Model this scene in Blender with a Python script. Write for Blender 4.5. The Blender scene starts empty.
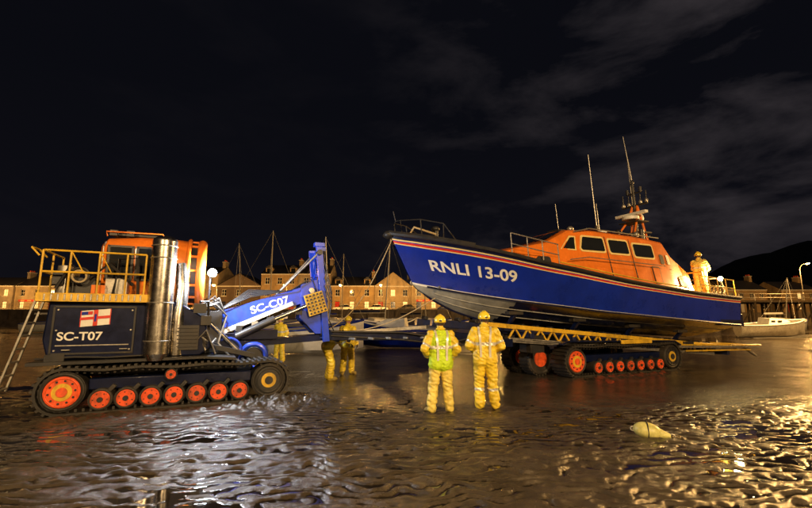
import bpy, bmesh, math, random
import numpy as np
from mathutils import Vector, Matrix, noise
R=math.radians
random.seed(7)
scene=bpy.context.scene
COL=scene.collection
scene.view_settings.view_transform='Standard'
scene.view_settings.look='None'
scene.view_settings.exposure=0

# ------------------------------------------------------------------ materials
def pmat(name,col,rough=.5,metal=0.,var=.25,scale=5.,bump=.0,coat=0.,grime=.0,gcol=(.05,.035,.02),emit=None,es=0.,bscale=60.,spec=.5):
    m=bpy.data.materials.new(name); m.use_nodes=True
    nt=m.node_tree; N=nt.nodes; L=nt.links
    b=N['Principled BSDF']
    tc=N.new('ShaderNodeTexCoord')
    n1=N.new('ShaderNodeTexNoise'); n1.inputs['Scale'].default_value=scale; n1.inputs['Detail'].default_value=8; n1.inputs['Roughness'].default_value=.65
    L.new(tc.outputs['Object'],n1.inputs['Vector'])
    r=N.new('ShaderNodeValToRGB')
    r.color_ramp.elements[0].position=.32; r.color_ramp.elements[1].position=.68
    c=col
    r.color_ramp.elements[0].color=(c[0]*(1-var),c[1]*(1-var),c[2]*(1-var),1)
    r.color_ramp.elements[1].color=(min(1,c[0]*(1+var)),min(1,c[1]*(1+var)),min(1,c[2]*(1+var)),1)
    L.new(n1.outputs['Fac'],r.inputs['Fac'])
    out=r.outputs['Color']
    if grime>0:
        n2=N.new('ShaderNodeTexNoise'); n2.inputs['Scale'].default_value=scale*.45; n2.inputs['Detail'].default_value=10; n2.inputs['Roughness'].default_value=.75
        mp=N.new('ShaderNodeMapping'); mp.inputs['Scale'].default_value=(1,1,.45)
        L.new(tc.outputs['Object'],mp.inputs['Vector']); L.new(mp.outputs['Vector'],n2.inputs['Vector'])
        r2=N.new('ShaderNodeValToRGB'); r2.color_ramp.elements[0].position=.47; r2.color_ramp.elements[1].position=.68
        r2.color_ramp.elements[1].color=(grime,grime,grime,1)
        L.new(n2.outputs['Fac'],r2.inputs['Fac'])
        mx=N.new('ShaderNodeMixRGB'); mx.inputs['Color2'].default_value=(*gcol,1)
        L.new(r2.outputs['Color'],mx.inputs['Fac']); L.new(out,mx.inputs['Color1']); out=mx.outputs['Color']
    L.new(out,b.inputs['Base Color'])
    mr=N.new('ShaderNodeMapRange'); mr.inputs['To Min'].default_value=max(.02,rough*.7); mr.inputs['To Max'].default_value=min(1,rough*1.35)
    L.new(n1.outputs['Fac'],mr.inputs['Value']); L.new(mr.outputs['Result'],b.inputs['Roughness'])
    b.inputs['Metallic'].default_value=metal
    b.inputs['Coat Weight'].default_value=coat; b.inputs['Coat Roughness'].default_value=.12
    b.inputs['Specular IOR Level'].default_value=spec
    if bump>0:
        n3=N.new('ShaderNodeTexNoise'); n3.inputs['Scale'].default_value=bscale; n3.inputs['Detail'].default_value=5
        L.new(tc.outputs['Object'],n3.inputs['Vector'])
        bp=N.new('ShaderNodeBump'); bp.inputs['Strength'].default_value=bump; bp.inputs['Distance'].default_value=.02
        L.new(n3.outputs['Fac'],bp.inputs['Height']); L.new(bp.outputs['Normal'],b.inputs['Normal'])
    if emit:
        b.inputs['Emission Color'].default_value=(*emit,1); b.inputs['Emission Strength'].default_value=es
    return m
M={}
M['navy']=pmat('navy_paint',(.010,.018,.07),.32,coat=.4,grime=.5,var=.3)
M['tblue']=pmat('tractor_blue',(.003,.007,.035),.3,coat=.2,grime=.25,var=.3,gcol=(.02,.018,.02),spec=.3)
M['blue']=pmat('blue_paint',(.005,.024,.34),.28,coat=.4,var=.16,grime=.4,scale=1.6,gcol=(.005,.012,.08))
M['armblue']=pmat('arm_blue',(.010,.05,.5),.35,coat=.4,var=.2,grime=.5)
M['hullnavy']=pmat('hull_navy',(.006,.010,.045),.28,coat=.5,var=.3,scale=2,grime=.3)
M['hullwhite_lit']=pmat('hull_bottom_lit',(.32,.32,.29),.4,var=.3,scale=2.5,grime=.5,gcol=(.08,.08,.07))  # presumed white bottom paint, with lamp-lit brightness put into its colour
M['white']=pmat('white_paint',(.78,.77,.72),.45,var=.08,grime=.2)
M['orange']=pmat('orange_paint',(.80,.20,.02),.25,coat=.7,var=.12,scale=3,grime=.3,gcol=(.25,.08,.02))
M['orangew']=pmat('wheel_orange',(.85,.10,.02),.5,var=.2,grime=.8,scale=9)
M['red']=pmat('red_paint',(.62,.03,.015),.4,var=.15)
M['yellow']=pmat('yellow_paint',(.72,.44,.03),.45,var=.2,grime=.6)
M['cream']=pmat('cream_stripe',(.8,.62,.25),.4,var=.1)
M['steel']=pmat('steel',(.58,.55,.50),.26,metal=1,var=.3,scale=6,grime=.5)
M['galv']=pmat('galvanised',(.42,.40,.36),.45,metal=.8,var=.25,scale=12,grime=.4)
M['rubber']=pmat('rubber',(.020,.018,.016),.55,var=.4,bump=.4,grime=.8,gcol=(.06,.045,.03))
M['black']=pmat('black_steel',(.02,.02,.022),.45,var=.3,grime=.5)
M['glass']=pmat('dark_glass',(.012,.014,.016),.06,var=.1,coat=1)
M['oilskin']=pmat('yellow_oilskin',(.78,.58,.04),.40,var=.2,scale=9,grime=.5,gcol=(.26,.17,.03),bump=.35,bscale=25)
M['oilpale']=pmat('pale_oilskin',(.80,.64,.14),.42,var=.2,scale=9,grime=.5,gcol=(.28,.20,.06),bump=.35,bscale=25)
M['hiviz']=pmat('hi_vis_yellow',(.55,.78,.02),.6,var=.2,scale=12,bump=.3,bscale=30,grime=.4,gcol=(.20,.24,.02))
M['reflect']=pmat('reflective_band',(.66,.65,.60),.3,var=.2,metal=.3,grime=.4)
M['boot']=pmat('boot',(.38,.28,.07),.4,var=.3,grime=.6)
M['skin']=pmat('skin',(.48,.26,.18),.5,var=.1,scale=30)
M['hair']=pmat('hair',(.04,.025,.015),.7,var=.4,scale=60)
M['glove']=pmat('glove',(.03,.03,.035),.6,var=.3,scale=30)
M['helmet']=pmat('helmet_yellow',(.88,.68,.05),.25,coat=.6,var=.06)
M['rope']=pmat('rope',(.45,.35,.2),.8,var=.3,scale=40,bump=.5)
M['lampw']=pmat('lamp_white',(1,1,1),.3,emit=(.85,.93,1),es=260)
M['lampo']=pmat('lamp_sodium',(1,.6,.2),.3,emit=(1,.50,.11),es=130)
M['lampy']=pmat('lamp_warm',(1,.8,.5),.3,emit=(1,.72,.3),es=160)
M['stone']=pmat('quay_stone',(.16,.13,.10),.8,var=.45,scale=.8,bump=.8,bscale=4,grime=.6)
M['timber']=pmat('timber',(.09,.065,.04),.8,var=.4,scale=3,bump=.5,bscale=10)
M['slate']=pmat('slate',(.035,.035,.04),.5,var=.4,scale=2,bump=.4,bscale=12)
M['frame']=pmat('window_frame',(.6,.58,.52),.5,var=.1)
M['winlit']=pmat('window_lit',(.6,.4,.15),.4,emit=(1,.60,.20),es=1.5)
M['buoy']=pmat('buoy',(.62,.58,.20),.4,var=.25,scale=9,grime=.6,gcol=(.1,.1,.03))

# ------------------------------------------------------------------ mesh builder
def basis(d):
    d=Vector(d).normalized()
    up=Vector((0,0,1)) if abs(d.z)<.95 else Vector((1,0,0))
    a=d.cross(up).normalized(); b=a.cross(d).normalized()
    return a,b,d
class MB:
    def __init__(s): s.v=[];s.f=[];s.m=[];s.mats=[]
    def mi(s,k):
        m=M[k] if isinstance(k,str) else k
        if m not in s.mats: s.mats.append(m)
        return s.mats.index(m)
    def add(s,vs,fs,k):
        o=len(s.v); s.v+= [tuple(v) for v in vs]; i=s.mi(k)
        for f in fs: s.f.append(tuple(o+a for a in f)); s.m.append(i)
    def box(s,c,sz,k,rot=None):
        x,y,z=[a/2 for a in sz]; vs=[Vector((i*x,j*y,l*z)) for i in(-1,1) for j in(-1,1) for l in(-1,1)]
        if rot is not None: vs=[rot@v for v in vs]
        vs=[v+Vector(c) for v in vs]
        s.add(vs,[(0,1,3,2),(4,6,7,5),(0,4,5,1),(2,3,7,6),(0,2,6,4),(1,5,7,3)],k)
    def beam(s,p0,p1,w,h,k):
        p0=Vector(p0);p1=Vector(p1); a,b,d=basis(p1-p0)
        vs=[]
        for p in(p0,p1):
            for i,j in((-1,-1),(1,-1),(1,1),(-1,1)): vs.append(p+a*i*w/2+b*j*h/2)
        s.add(vs,[(0,1,2,3),(4,7,6,5),(0,4,5,1),(1,5,6,2),(2,6,7,3),(3,7,4,0)],k)
    def cyl(s,p0,p1,r0,k,r1=None,n=16,cap=True):
        if r1 is None:r1=r0
        p0=Vector(p0);p1=Vector(p1);a,b,d=basis(p1-p0); vs=[]
        for p,r in((p0,r0),(p1,r1)):
            for i in range(n):
                t=2*math.pi*i/n; vs.append(p+a*math.cos(t)*r+b*math.sin(t)*r)
        fs=[(i,(i+1)%n,n+(i+1)%n,n+i) for i in range(n)]
        if cap: fs+=[tuple(range(n))[::-1],tuple(range(n,2*n))]
        s.add(vs,fs,k)
    def tube(s,pts,r,k,n=7):
        pts=[Vector(p) for p in pts]; rings=[]
        for i,p in enumerate(pts):
            d=pts[min(i+1,len(pts)-1)]-pts[max(i-1,0)]
            a,b,_=basis(d); rr=r[i] if isinstance(r,(list,tuple)) else r
            rings.append([p+a*math.cos(2*math.pi*j/n)*rr+b*math.sin(2*math.pi*j/n)*rr for j in range(n)])
        s.loft(rings,k)
    def loft(s,rings,k,cap=True,closed=True):
        n=len(rings[0]); vs=[v for r in rings for v in r]; fs=[]
        for i in range(len(rings)-1):
            for j in range(n if closed else n-1):
                fs.append((i*n+j,i*n+(j+1)%n,(i+1)*n+(j+1)%n,(i+1)*n+j))
        if cap: fs+=[tuple(range(n))[::-1],tuple(range((len(rings)-1)*n,len(rings)*n))]
        s.add(vs,fs,k)
    def ell(s,c,r,k,nu=16,nv=10,z0=-1.,z1=1.,rot=None):
        if not isinstance(r,(tuple,list)): r=(r,r,r)
        a0=math.asin(z0);a1=math.asin(z1);rings=[]
        for i in range(nv+1):
            t=a0+(a1-a0)*i/nv; q=max(math.cos(t),1e-3); ring=[]
            for j in range(nu):
                p=2*math.pi*j/nu; v=Vector((math.cos(p)*q*r[0],math.sin(p)*q*r[1],math.sin(t)*r[2]))
                if rot is not None: v=rot@v
                ring.append(v+Vector(c))
            rings.append(ring)
        s.loft(rings,k)
    def ext(s,poly,y0,y1,k):
        n=len(poly); vs=[(x,y0,z) for x,z in poly]+[(x,y1,z) for x,z in poly]
        s.add(vs,[tuple(range(n)),tuple(range(n,2*n))[::-1]]+[(i,n+i,n+(i+1)%n,(i+1)%n) for i in range(n)],k)
    def torus(s,c,axis,Rr,r,k,n=28,m=8,sx=1.):
        a,b,d=basis(axis); rings=[]
        for i in range(n+1):
            t=2*math.pi*i/n; o=a*math.cos(t)+b*math.sin(t)
            rings.append([Vector(c)+o*(Rr+r*math.cos(2*math.pi*j/m))+d*r*math.sin(2*math.pi*j/m) for j in range(m)])
        s.loft(rings,k,cap=False)
    def obj(s,name,parent=None,smooth=True,bevel=0,ang=35,recalc=True):
        me=bpy.data.meshes.new(name); me.from_pydata(s.v,[],s.f)
        for m in s.mats: me.materials.append(m)
        me.polygons.foreach_set('material_index',s.m)
        if recalc:
            bm=bmesh.new(); bm.from_mesh(me); bmesh.ops.recalc_face_normals(bm,faces=bm.faces); bm.to_mesh(me); bm.free()
        me.polygons.foreach_set('use_smooth',[smooth]*len(me.polygons))
        if smooth: me.set_sharp_from_angle(angle=R(ang))
        ob=bpy.data.objects.new(name,me); COL.objects.link(ob)
        if parent: ob.parent=parent
        if bevel>0:
            bv=ob.modifiers.new('bevel','BEVEL'); bv.width=bevel; bv.segments=2; bv.limit_method='ANGLE'; bv.angle_limit=R(40)
        return ob
def empty(name,loc,yaw=0):
    e=bpy.data.objects.new(name,None); e.location=loc; e.rotation_euler=(0,0,yaw); COL.objects.link(e); return e
def text_pts(body):
    cu=bpy.data.curves.new('t','FONT'); cu.body=body; cu.size=1; cu.offset=.022
    o=bpy.data.objects.new('t',cu); COL.objects.link(o)
    dg=bpy.context.evaluated_depsgraph_get()
    me=bpy.data.meshes.new_from_object(o.evaluated_get(dg))
    bm=bmesh.new(); bm.from_mesh(me)
    bmesh.ops.subdivide_edges(bm,edges=[e for e in bm.edges if e.calc_length()>.25],cuts=2)
    bmesh.ops.triangulate(bm,faces=bm.faces)
    vs=[v.co.copy() for v in bm.verts]; fs=[tuple(v.index for v in f.verts) for f in bm.faces]
    bm.free(); bpy.data.objects.remove(o); bpy.data.meshes.remove(me)
    x0=min(v.x for v in vs);x1=max(v.x for v in vs);y0=min(v.y for v in vs);y1=max(v.y for v in vs)
    return [((v.x-x0)/(x1-x0),(v.y-y0)/(y1-y0)) for v in vs],fs

# ------------------------------------------------------------------ camera
cam=bpy.data.cameras.new('camera'); co=bpy.data.objects.new('camera',cam); COL.objects.link(co)
co.location=(0,0,1.75); co.rotation_euler=(R(90+8.66),0,0)
cam.sensor_width=36; cam.lens=18.62; cam.clip_end=3000; cam.clip_start=.05
scene.camera=co

# ------------------------------------------------------------------ world
w=bpy.data.worlds.new('World'); scene.world=w; w.use_nodes=True
nt=w.node_tree;N=nt.nodes;L=nt.links; bg=N['Background']; bg.inputs['Strength'].default_value=.1
sky=N.new('ShaderNodeTexSky'); sky.sky_type='NISHITA'; sky.sun_disc=False; sky.sun_elevation=R(-6); sky.sun_rotation=R(200)
tc=N.new('ShaderNodeTexCoord'); mp=N.new('ShaderNodeMapping'); mp.inputs['Scale'].default_value=(1,1,2.6); mp.inputs['Rotation'].default_value=(0,R(18),0); mp.inputs['Location'].default_value=(.35,.1,.22)
L.new(tc.outputs['Generated'],mp.inputs['Vector'])
nz=N.new('ShaderNodeTexNoise'); nz.inputs['Scale'].default_value=3.2; nz.inputs['Detail'].default_value=10; nz.inputs['Roughness'].default_value=.58; nz.inputs['Distortion'].default_value=.25
L.new(mp.outputs['Vector'],nz.inputs['Vector'])
cr=N.new('ShaderNodeValToRGB'); cr.color_ramp.elements[0].position=.46; cr.color_ramp.elements[1].position=.80
cr.color_ramp.elements[0].color=(0,0,0,1); cr.color_ramp.elements[1].color=(.42,.35,.37,1)
L.new(nz.outputs['Fac'],cr.inputs['Fac'])
sp=N.new('ShaderNodeSeparateXYZ'); L.new(tc.outputs['Generated'],sp.inputs['Vector'])
mr=N.new('ShaderNodeMapRange'); mr.inputs['From Min'].default_value=-.15; mr.inputs['From Max'].default_value=.6; mr.inputs['To Min'].default_value=.05
L.new(sp.outputs['X'],mr.inputs['Value'])
mu=N.new('ShaderNodeMixRGB'); mu.blend_type='MULTIPLY'; mu.inputs['Fac'].default_value=1
L.new(cr.outputs['Color'],mu.inputs['Color1']); L.new(mr.outputs['Result'],mu.inputs['Color2'])
sm=N.new('ShaderNodeMixRGB'); sm.blend_type='MULTIPLY'; sm.inputs['Fac'].default_value=1; sm.inputs['Color2'].default_value=(.05,.05,.05,1)
L.new(sky.outputs['Color'],sm.inputs['Color1'])
ad=N.new('ShaderNodeMixRGB'); ad.blend_type='ADD'; ad.inputs['Fac'].default_value=1
L.new(sm.outputs['Color'],ad.inputs['Color1']); L.new(mu.outputs['Color'],ad.inputs['Color2'])
hz=N.new('ShaderNodeMapRange'); hz.inputs['From Min'].default_value=0; hz.inputs['From Max'].default_value=.45; hz.inputs['To Min'].default_value=1; hz.inputs['To Max'].default_value=0
L.new(sp.outputs['Z'],hz.inputs['Value'])
gl=N.new('ShaderNodeMixRGB'); gl.inputs['Color1'].default_value=(.030,.032,.052,1); gl.inputs['Color2'].default_value=(.048,.046,.072,1)
L.new(hz.outputs['Result'],gl.inputs['Fac'])
a2=N.new('ShaderNodeMixRGB'); a2.blend_type='ADD'; a2.inputs['Fac'].default_value=1
L.new(ad.outputs['Color'],a2.inputs['Color1']); L.new(gl.outputs['Color'],a2.inputs['Color2'])
L.new(a2.outputs['Color'],bg.inputs['Color'])
sun=bpy.data.lights.new('moon','SUN'); sun.energy=.012; sun.angle=R(.5); sun.color=(.8,.88,1)
so=bpy.data.objects.new('moon',sun); COL.objects.link(so); so.rotation_euler=(R(50),0,R(-20))

# ------------------------------------------------------------------ ground
def vn(x,y,sc,seed):
    rs=np.random.RandomState(seed); T=rs.rand(256,256)
    X=x/sc;Y=y/sc; xi=np.floor(X).astype(int);yi=np.floor(Y).astype(int)
    fx=X-xi;fy=Y-yi; fx=fx*fx*(3-2*fx);fy=fy*fy*(3-2*fy)
    a=T[xi%256,yi%256];b=T[(xi+1)%256,yi%256];c=T[xi%256,(yi+1)%256];d=T[(xi+1)%256,(yi+1)%256]
    return (a*(1-fx)+b*fx)*(1-fy)+(c*(1-fx)+d*fx)*fy
def axis(a,b,step,lo,hi,g):
    xs=list(np.arange(a,b,step)); s=step;x=xs[-1]
    while x<hi: s*=g; x+=s; xs.append(x)
    s=step;x=a;pre=[]
    while x>lo: s*=g; x-=s; pre.append(x)
    return np.array(pre[::-1]+xs)
xs=axis(-8,8,.020,-1500,1500,1.045)
ys=axis(3.4,8.8,.016,-60,1500,1.03)
X,Y=np.meshgrid(xs,ys)
def sst(a,b,v):
    t=np.clip((v-a)/(b-a),0,1); return t*t*(3-2*t)
c_,s_=math.cos(R(12)),math.sin(R(12)); XR=X*c_+Y*s_; YR=-X*s_+Y*c_
def ripple(XR,YR,lam,s1):
    warp=1.3*vn(XR,YR,.80,s1)+1.15*vn(XR*.8,YR,.24,s1+1)+.45*vn(XR,YR,.11,s1+2)
    ph=(XR*.10+YR*.98)/lam+warp*1.25
    f=ph-np.floor(ph)
    return np.where(f<.68,np.sin(f/.68*np.pi)**.9,-.45*np.sin((f-.68)/.32*np.pi))
amp=.45+.9*vn(X,Y,.34,3)
rip=ripple(XR,YR,.185,1)-.45
brk=sst(.15,.75,vn(XR*.9,YR,.12,33))
near=1-sst(7.0,9.8,Y+1.3*(vn(X,Y,1.6,6)-.3)-.10*np.abs(X))
nearm=near
h=(.026*rip*amp*(.30+1.0*brk)+.012*(vn(XR*.8,YR*1.2,.075,21)-.5)+.004*(vn(X,Y,.035,4)-.5))*near+.034*(vn(X,Y,1.1,5)-.5)*(.3+.7*near)+.020*(vn(X,Y,4.5,7)-.5)
far=(1-near)*sst(22,11,Y)
h+=.010*(vn(X*.7,Y*1.3,.16,14)-.5)*far*sst(.35,.7,vn(X,Y,2.2,15))+.004*(vn(X,Y,.06,16)-.5)*far
def churn(cx,cy,rx,ry,a,hgt):
    c,s_=math.cos(a),math.sin(a); dx=(X-cx)*c+(Y-cy)*s_; dy=-(X-cx)*s_+(Y-cy)*c
    q=np.exp(-((dx/rx)**2+(dy/ry)**2)**2)
    return q*hgt*(vn(X,Y,.14,8)+.6*vn(X,Y,.06,10)-.45)
h+=churn(-2.5,9.2,1.0,.9,R(25),.15)+churn(-4.6,8.2,2.6,.35,R(25),.06)+churn(7.2,13.4,3.,.6,R(24),.08)+churn(.7,8.3,.7,.5,0,.03)+churn(1.6,8.5,.7,.5,0,.03)
wl=-.0045
pool=sst(.0012,-.0003,h-wl)
h=np.maximum(h,wl)-wl
h*= (1-sst(60,120,np.abs(X)))
nx,ny=len(xs),len(ys)
verts=np.stack([X.ravel(),Y.ravel(),h.ravel()],1)
idx=np.arange(nx*ny).reshape(ny,nx)
faces=np.stack([idx[:-1,:-1].ravel(),idx[:-1,1:].ravel(),idx[1:,1:].ravel(),idx[1:,:-1].ravel()],1)
me=bpy.data.meshes.new('wet_sand_ground')
me.vertices.add(len(verts)); me.vertices.foreach_set('co',verts.ravel())
me.loops.add(faces.size); me.loops.foreach_set('vertex_index',faces.ravel().astype(np.int32))
me.polygons.add(len(faces)); me.polygons.foreach_set('loop_start',np.arange(0,faces.size,4,dtype=np.int32))
me.update(calc_edges=True); me.validate()
me.polygons.foreach_set('use_smooth',[True]*len(me.polygons))
at=me.attributes.new('pool','FLOAT','POINT'); at.data.foreach_set('value',pool.ravel().astype(np.float32))
at=me.attributes.new('drained','FLOAT','POINT'); at.data.foreach_set('value',nearm.ravel().astype(np.float32))
gm=bpy.data.materials.new('wet_sand'); gm.use_nodes=True
nt=gm.node_tree;N=nt.nodes;L=nt.links;b=N['Principled BSDF']
g=N.new('ShaderNodeNewGeometry'); A=N.new('ShaderNodeAttribute'); A.attribute_name='pool'; D=N.new('ShaderNodeAttribute'); D.attribute_name='drained'
def nz(sc,det=6,ro=.6):
    n=N.new('ShaderNodeTexNoise'); n.inputs['Scale'].default_value=sc;n.inputs['Detail'].default_value=det;n.inputs['Roughness'].default_value=ro
    L.new(g.outputs['Position'],n.inputs['Vector']); return n
n1=nz(1.6,9,.7); r=N.new('ShaderNodeValToRGB'); r.color_ramp.elements[0].position=.3;r.color_ramp.elements[1].position=.7
r.color_ramp.elements[0].color=(.026,.021,.015,1); r.color_ramp.elements[1].color=(.085,.068,.048,1)
L.new(n1.outputs['Fac'],r.inputs['Fac'])
dk=N.new('ShaderNodeMixRGB'); dk.blend_type='MULTIPLY'; dk.inputs['Color2'].default_value=(.30,.29,.28,1)
L.new(A.outputs['Fac'],dk.inputs['Fac']); L.new(r.outputs['Color'],dk.inputs['Color1']); L.new(dk.outputs['Color'],b.inputs['Base Color'])
n2=nz(.8,7); r2=N.new('ShaderNodeMapRange'); r2.inputs['From Min'].default_value=.35; r2.inputs['From Max'].default_value=.65; r2.inputs['To Min'].default_value=.08; r2.inputs['To Max'].default_value=.22
L.new(n2.outputs['Fac'],r2.inputs['Value'])
ad=N.new('ShaderNodeMath'); ad.operation='MULTIPLY_ADD'; ad.inputs[1].default_value=.10; L.new(D.outputs['Fac'],ad.inputs[0]); L.new(r2.outputs['Result'],ad.inputs[2])
mr=N.new('ShaderNodeMix'); mr.data_type='FLOAT'; mr.inputs[3].default_value=.035
L.new(A.outputs['Fac'],mr.inputs[0]); L.new(ad.outputs[0],mr.inputs[2]); L.new(mr.outputs[0],b.inputs['Roughness'])
n3=nz(60,6,.75); n4=nz(8,4,.55)
bp=N.new('ShaderNodeBump'); bp.inputs['Distance'].default_value=.007
inv=N.new('ShaderNodeMapRange'); inv.inputs['To Min'].default_value=.9; inv.inputs['To Max'].default_value=.0
L.new(A.outputs['Fac'],inv.inputs['Value']); L.new(inv.outputs['Result'],bp.inputs['Strength']); L.new(n3.outputs['Fac'],bp.inputs['Height'])
bp2=N.new('ShaderNodeBump'); bp2.inputs['Distance'].default_value=.014
inv2=N.new('ShaderNodeMapRange'); inv2.inputs['To Min'].default_value=.55; inv2.inputs['To Max'].default_value=.04
L.new(A.outputs['Fac'],inv2.inputs['Value']); L.new(inv2.outputs['Result'],bp2.inputs['Strength'])
L.new(n4.outputs['Fac'],bp2.inputs['Height']); L.new(bp.outputs['Normal'],bp2.inputs['Normal'])
L.new(bp2.outputs['Normal'],b.inputs['Normal'])
b.inputs['Specular IOR Level'].default_value=.8; b.inputs['IOR'].default_value=1.38
me.materials.append(gm)
go=bpy.data.objects.new('wet_sand_ground',me); COL.objects.link(go)

# ------------------------------------------------------------------ hill
hx=np.linspace(0,1,60); mb=MB(); rings=[]
for j in range(24):
    t=j/23; ring=[]
    for i in range(60):
        x=330+900*hx[i]; ridge=140*(1-math.exp(-((hx[i])/.22)**1.6))*(1+.12*noise.noise(Vector((x*.012,1.2,0))))
        z=ridge*math.sin(math.pi*t)**.8+ 7*noise.noise(Vector((x*.03,t*6,3)))*math.sin(math.pi*t)
        ring.append((x,560+260*t,max(z,0)-1))
    rings.append(ring)
M['hill']=pmat('hill_scrub',(.03,.035,.02),.95,var=.5,scale=.02)
mb.loft(rings,'hill',cap=False,closed=False); mb.obj('hill')

# ------------------------------------------------------------------ quay + buildings
mb=MB()
mb.ext([(-160,0),(-160,3.0),(24,3.0),(24,0)],80,130,'stone')
mb.ext([(-160,3.0),(-160,3.35),(24,3.35),(24,3.0)],79.9,80.5,'stone')
for i in range(70):
    x=-158+i*2.6
    mb.box((x,79.9,2.3),(.25,.18,1.6),'timber')
mb.obj('stone_quay_wall')
mb=MB()
for i in range(90):
    x=-156+i*2; mb.cyl((x,81,3.35),(x,81,4.4),.04,'galv',n=6)
for z in(3.9,4.4): mb.tube([(-156,81,z),(22,81,z)],.03,'galv',n=6)
mb.obj('quay_railing')
def car(cx,cy,cz,yaw,k):
    e=empty('parked_car',(cx,cy,cz),yaw); mb=MB()
    secs=[(-2.05,.78,.35,.62),(-1.95,.84,.28,.82),(-1.2,.86,.25,.9),(-.3,.86,.25,.92),(.9,.86,.25,.93),(1.7,.85,.27,.9),(2.0,.8,.35,.75)]
    mb.loft([[(x,-w_,a),(x,-w_,b_-.1),(x,-w_*.93,b_),(x,w_*.93,b_),(x,w_,b_-.1),(x,w_,a)] for x,w_,a,b_ in secs],k)
    mb.loft([[(x,-w_,.9),(x,-w_*.88,z),(x,w_*.88,z),(x,w_,.9)] for x,w_,z in((-1.1,.78,.93),(-.45,.74,1.40),(.9,.74,1.42),(1.6,.76,.95))],'glass')
    mb.loft([[(x,-.62,z),(x,-.6,z+.04),(x,.6,z+.04),(x,.62,z)] for x,z in((-.45,1.40),(.25,1.44),(.95,1.41))],k)
    for x in(-1.3,1.25):
        for y in(-.87,.67): mb.cyl((x,y,.31),(x,y+.2,.31),.31,'rubber',n=18); mb.cyl((x,y-.01,.31),(x,y+.21,.31),.18,'galv',n=12)
    mb.obj('body',e)
for i,x in enumerate(range(-70,12,7)):
    if random.random()<.75: car(x+random.random()*2,87,3.0,R(random.choice([0,180])),random.choice(['white','galv','navy','red','black']))
cols=[(.36,.25,.13),(.40,.31,.19),(.30,.18,.09),(.42,.33,.21),(.16,.11,.07),(.38,.26,.12),(.28,.23,.17),(.10,.07,.05)]
SH=2.6
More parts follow.
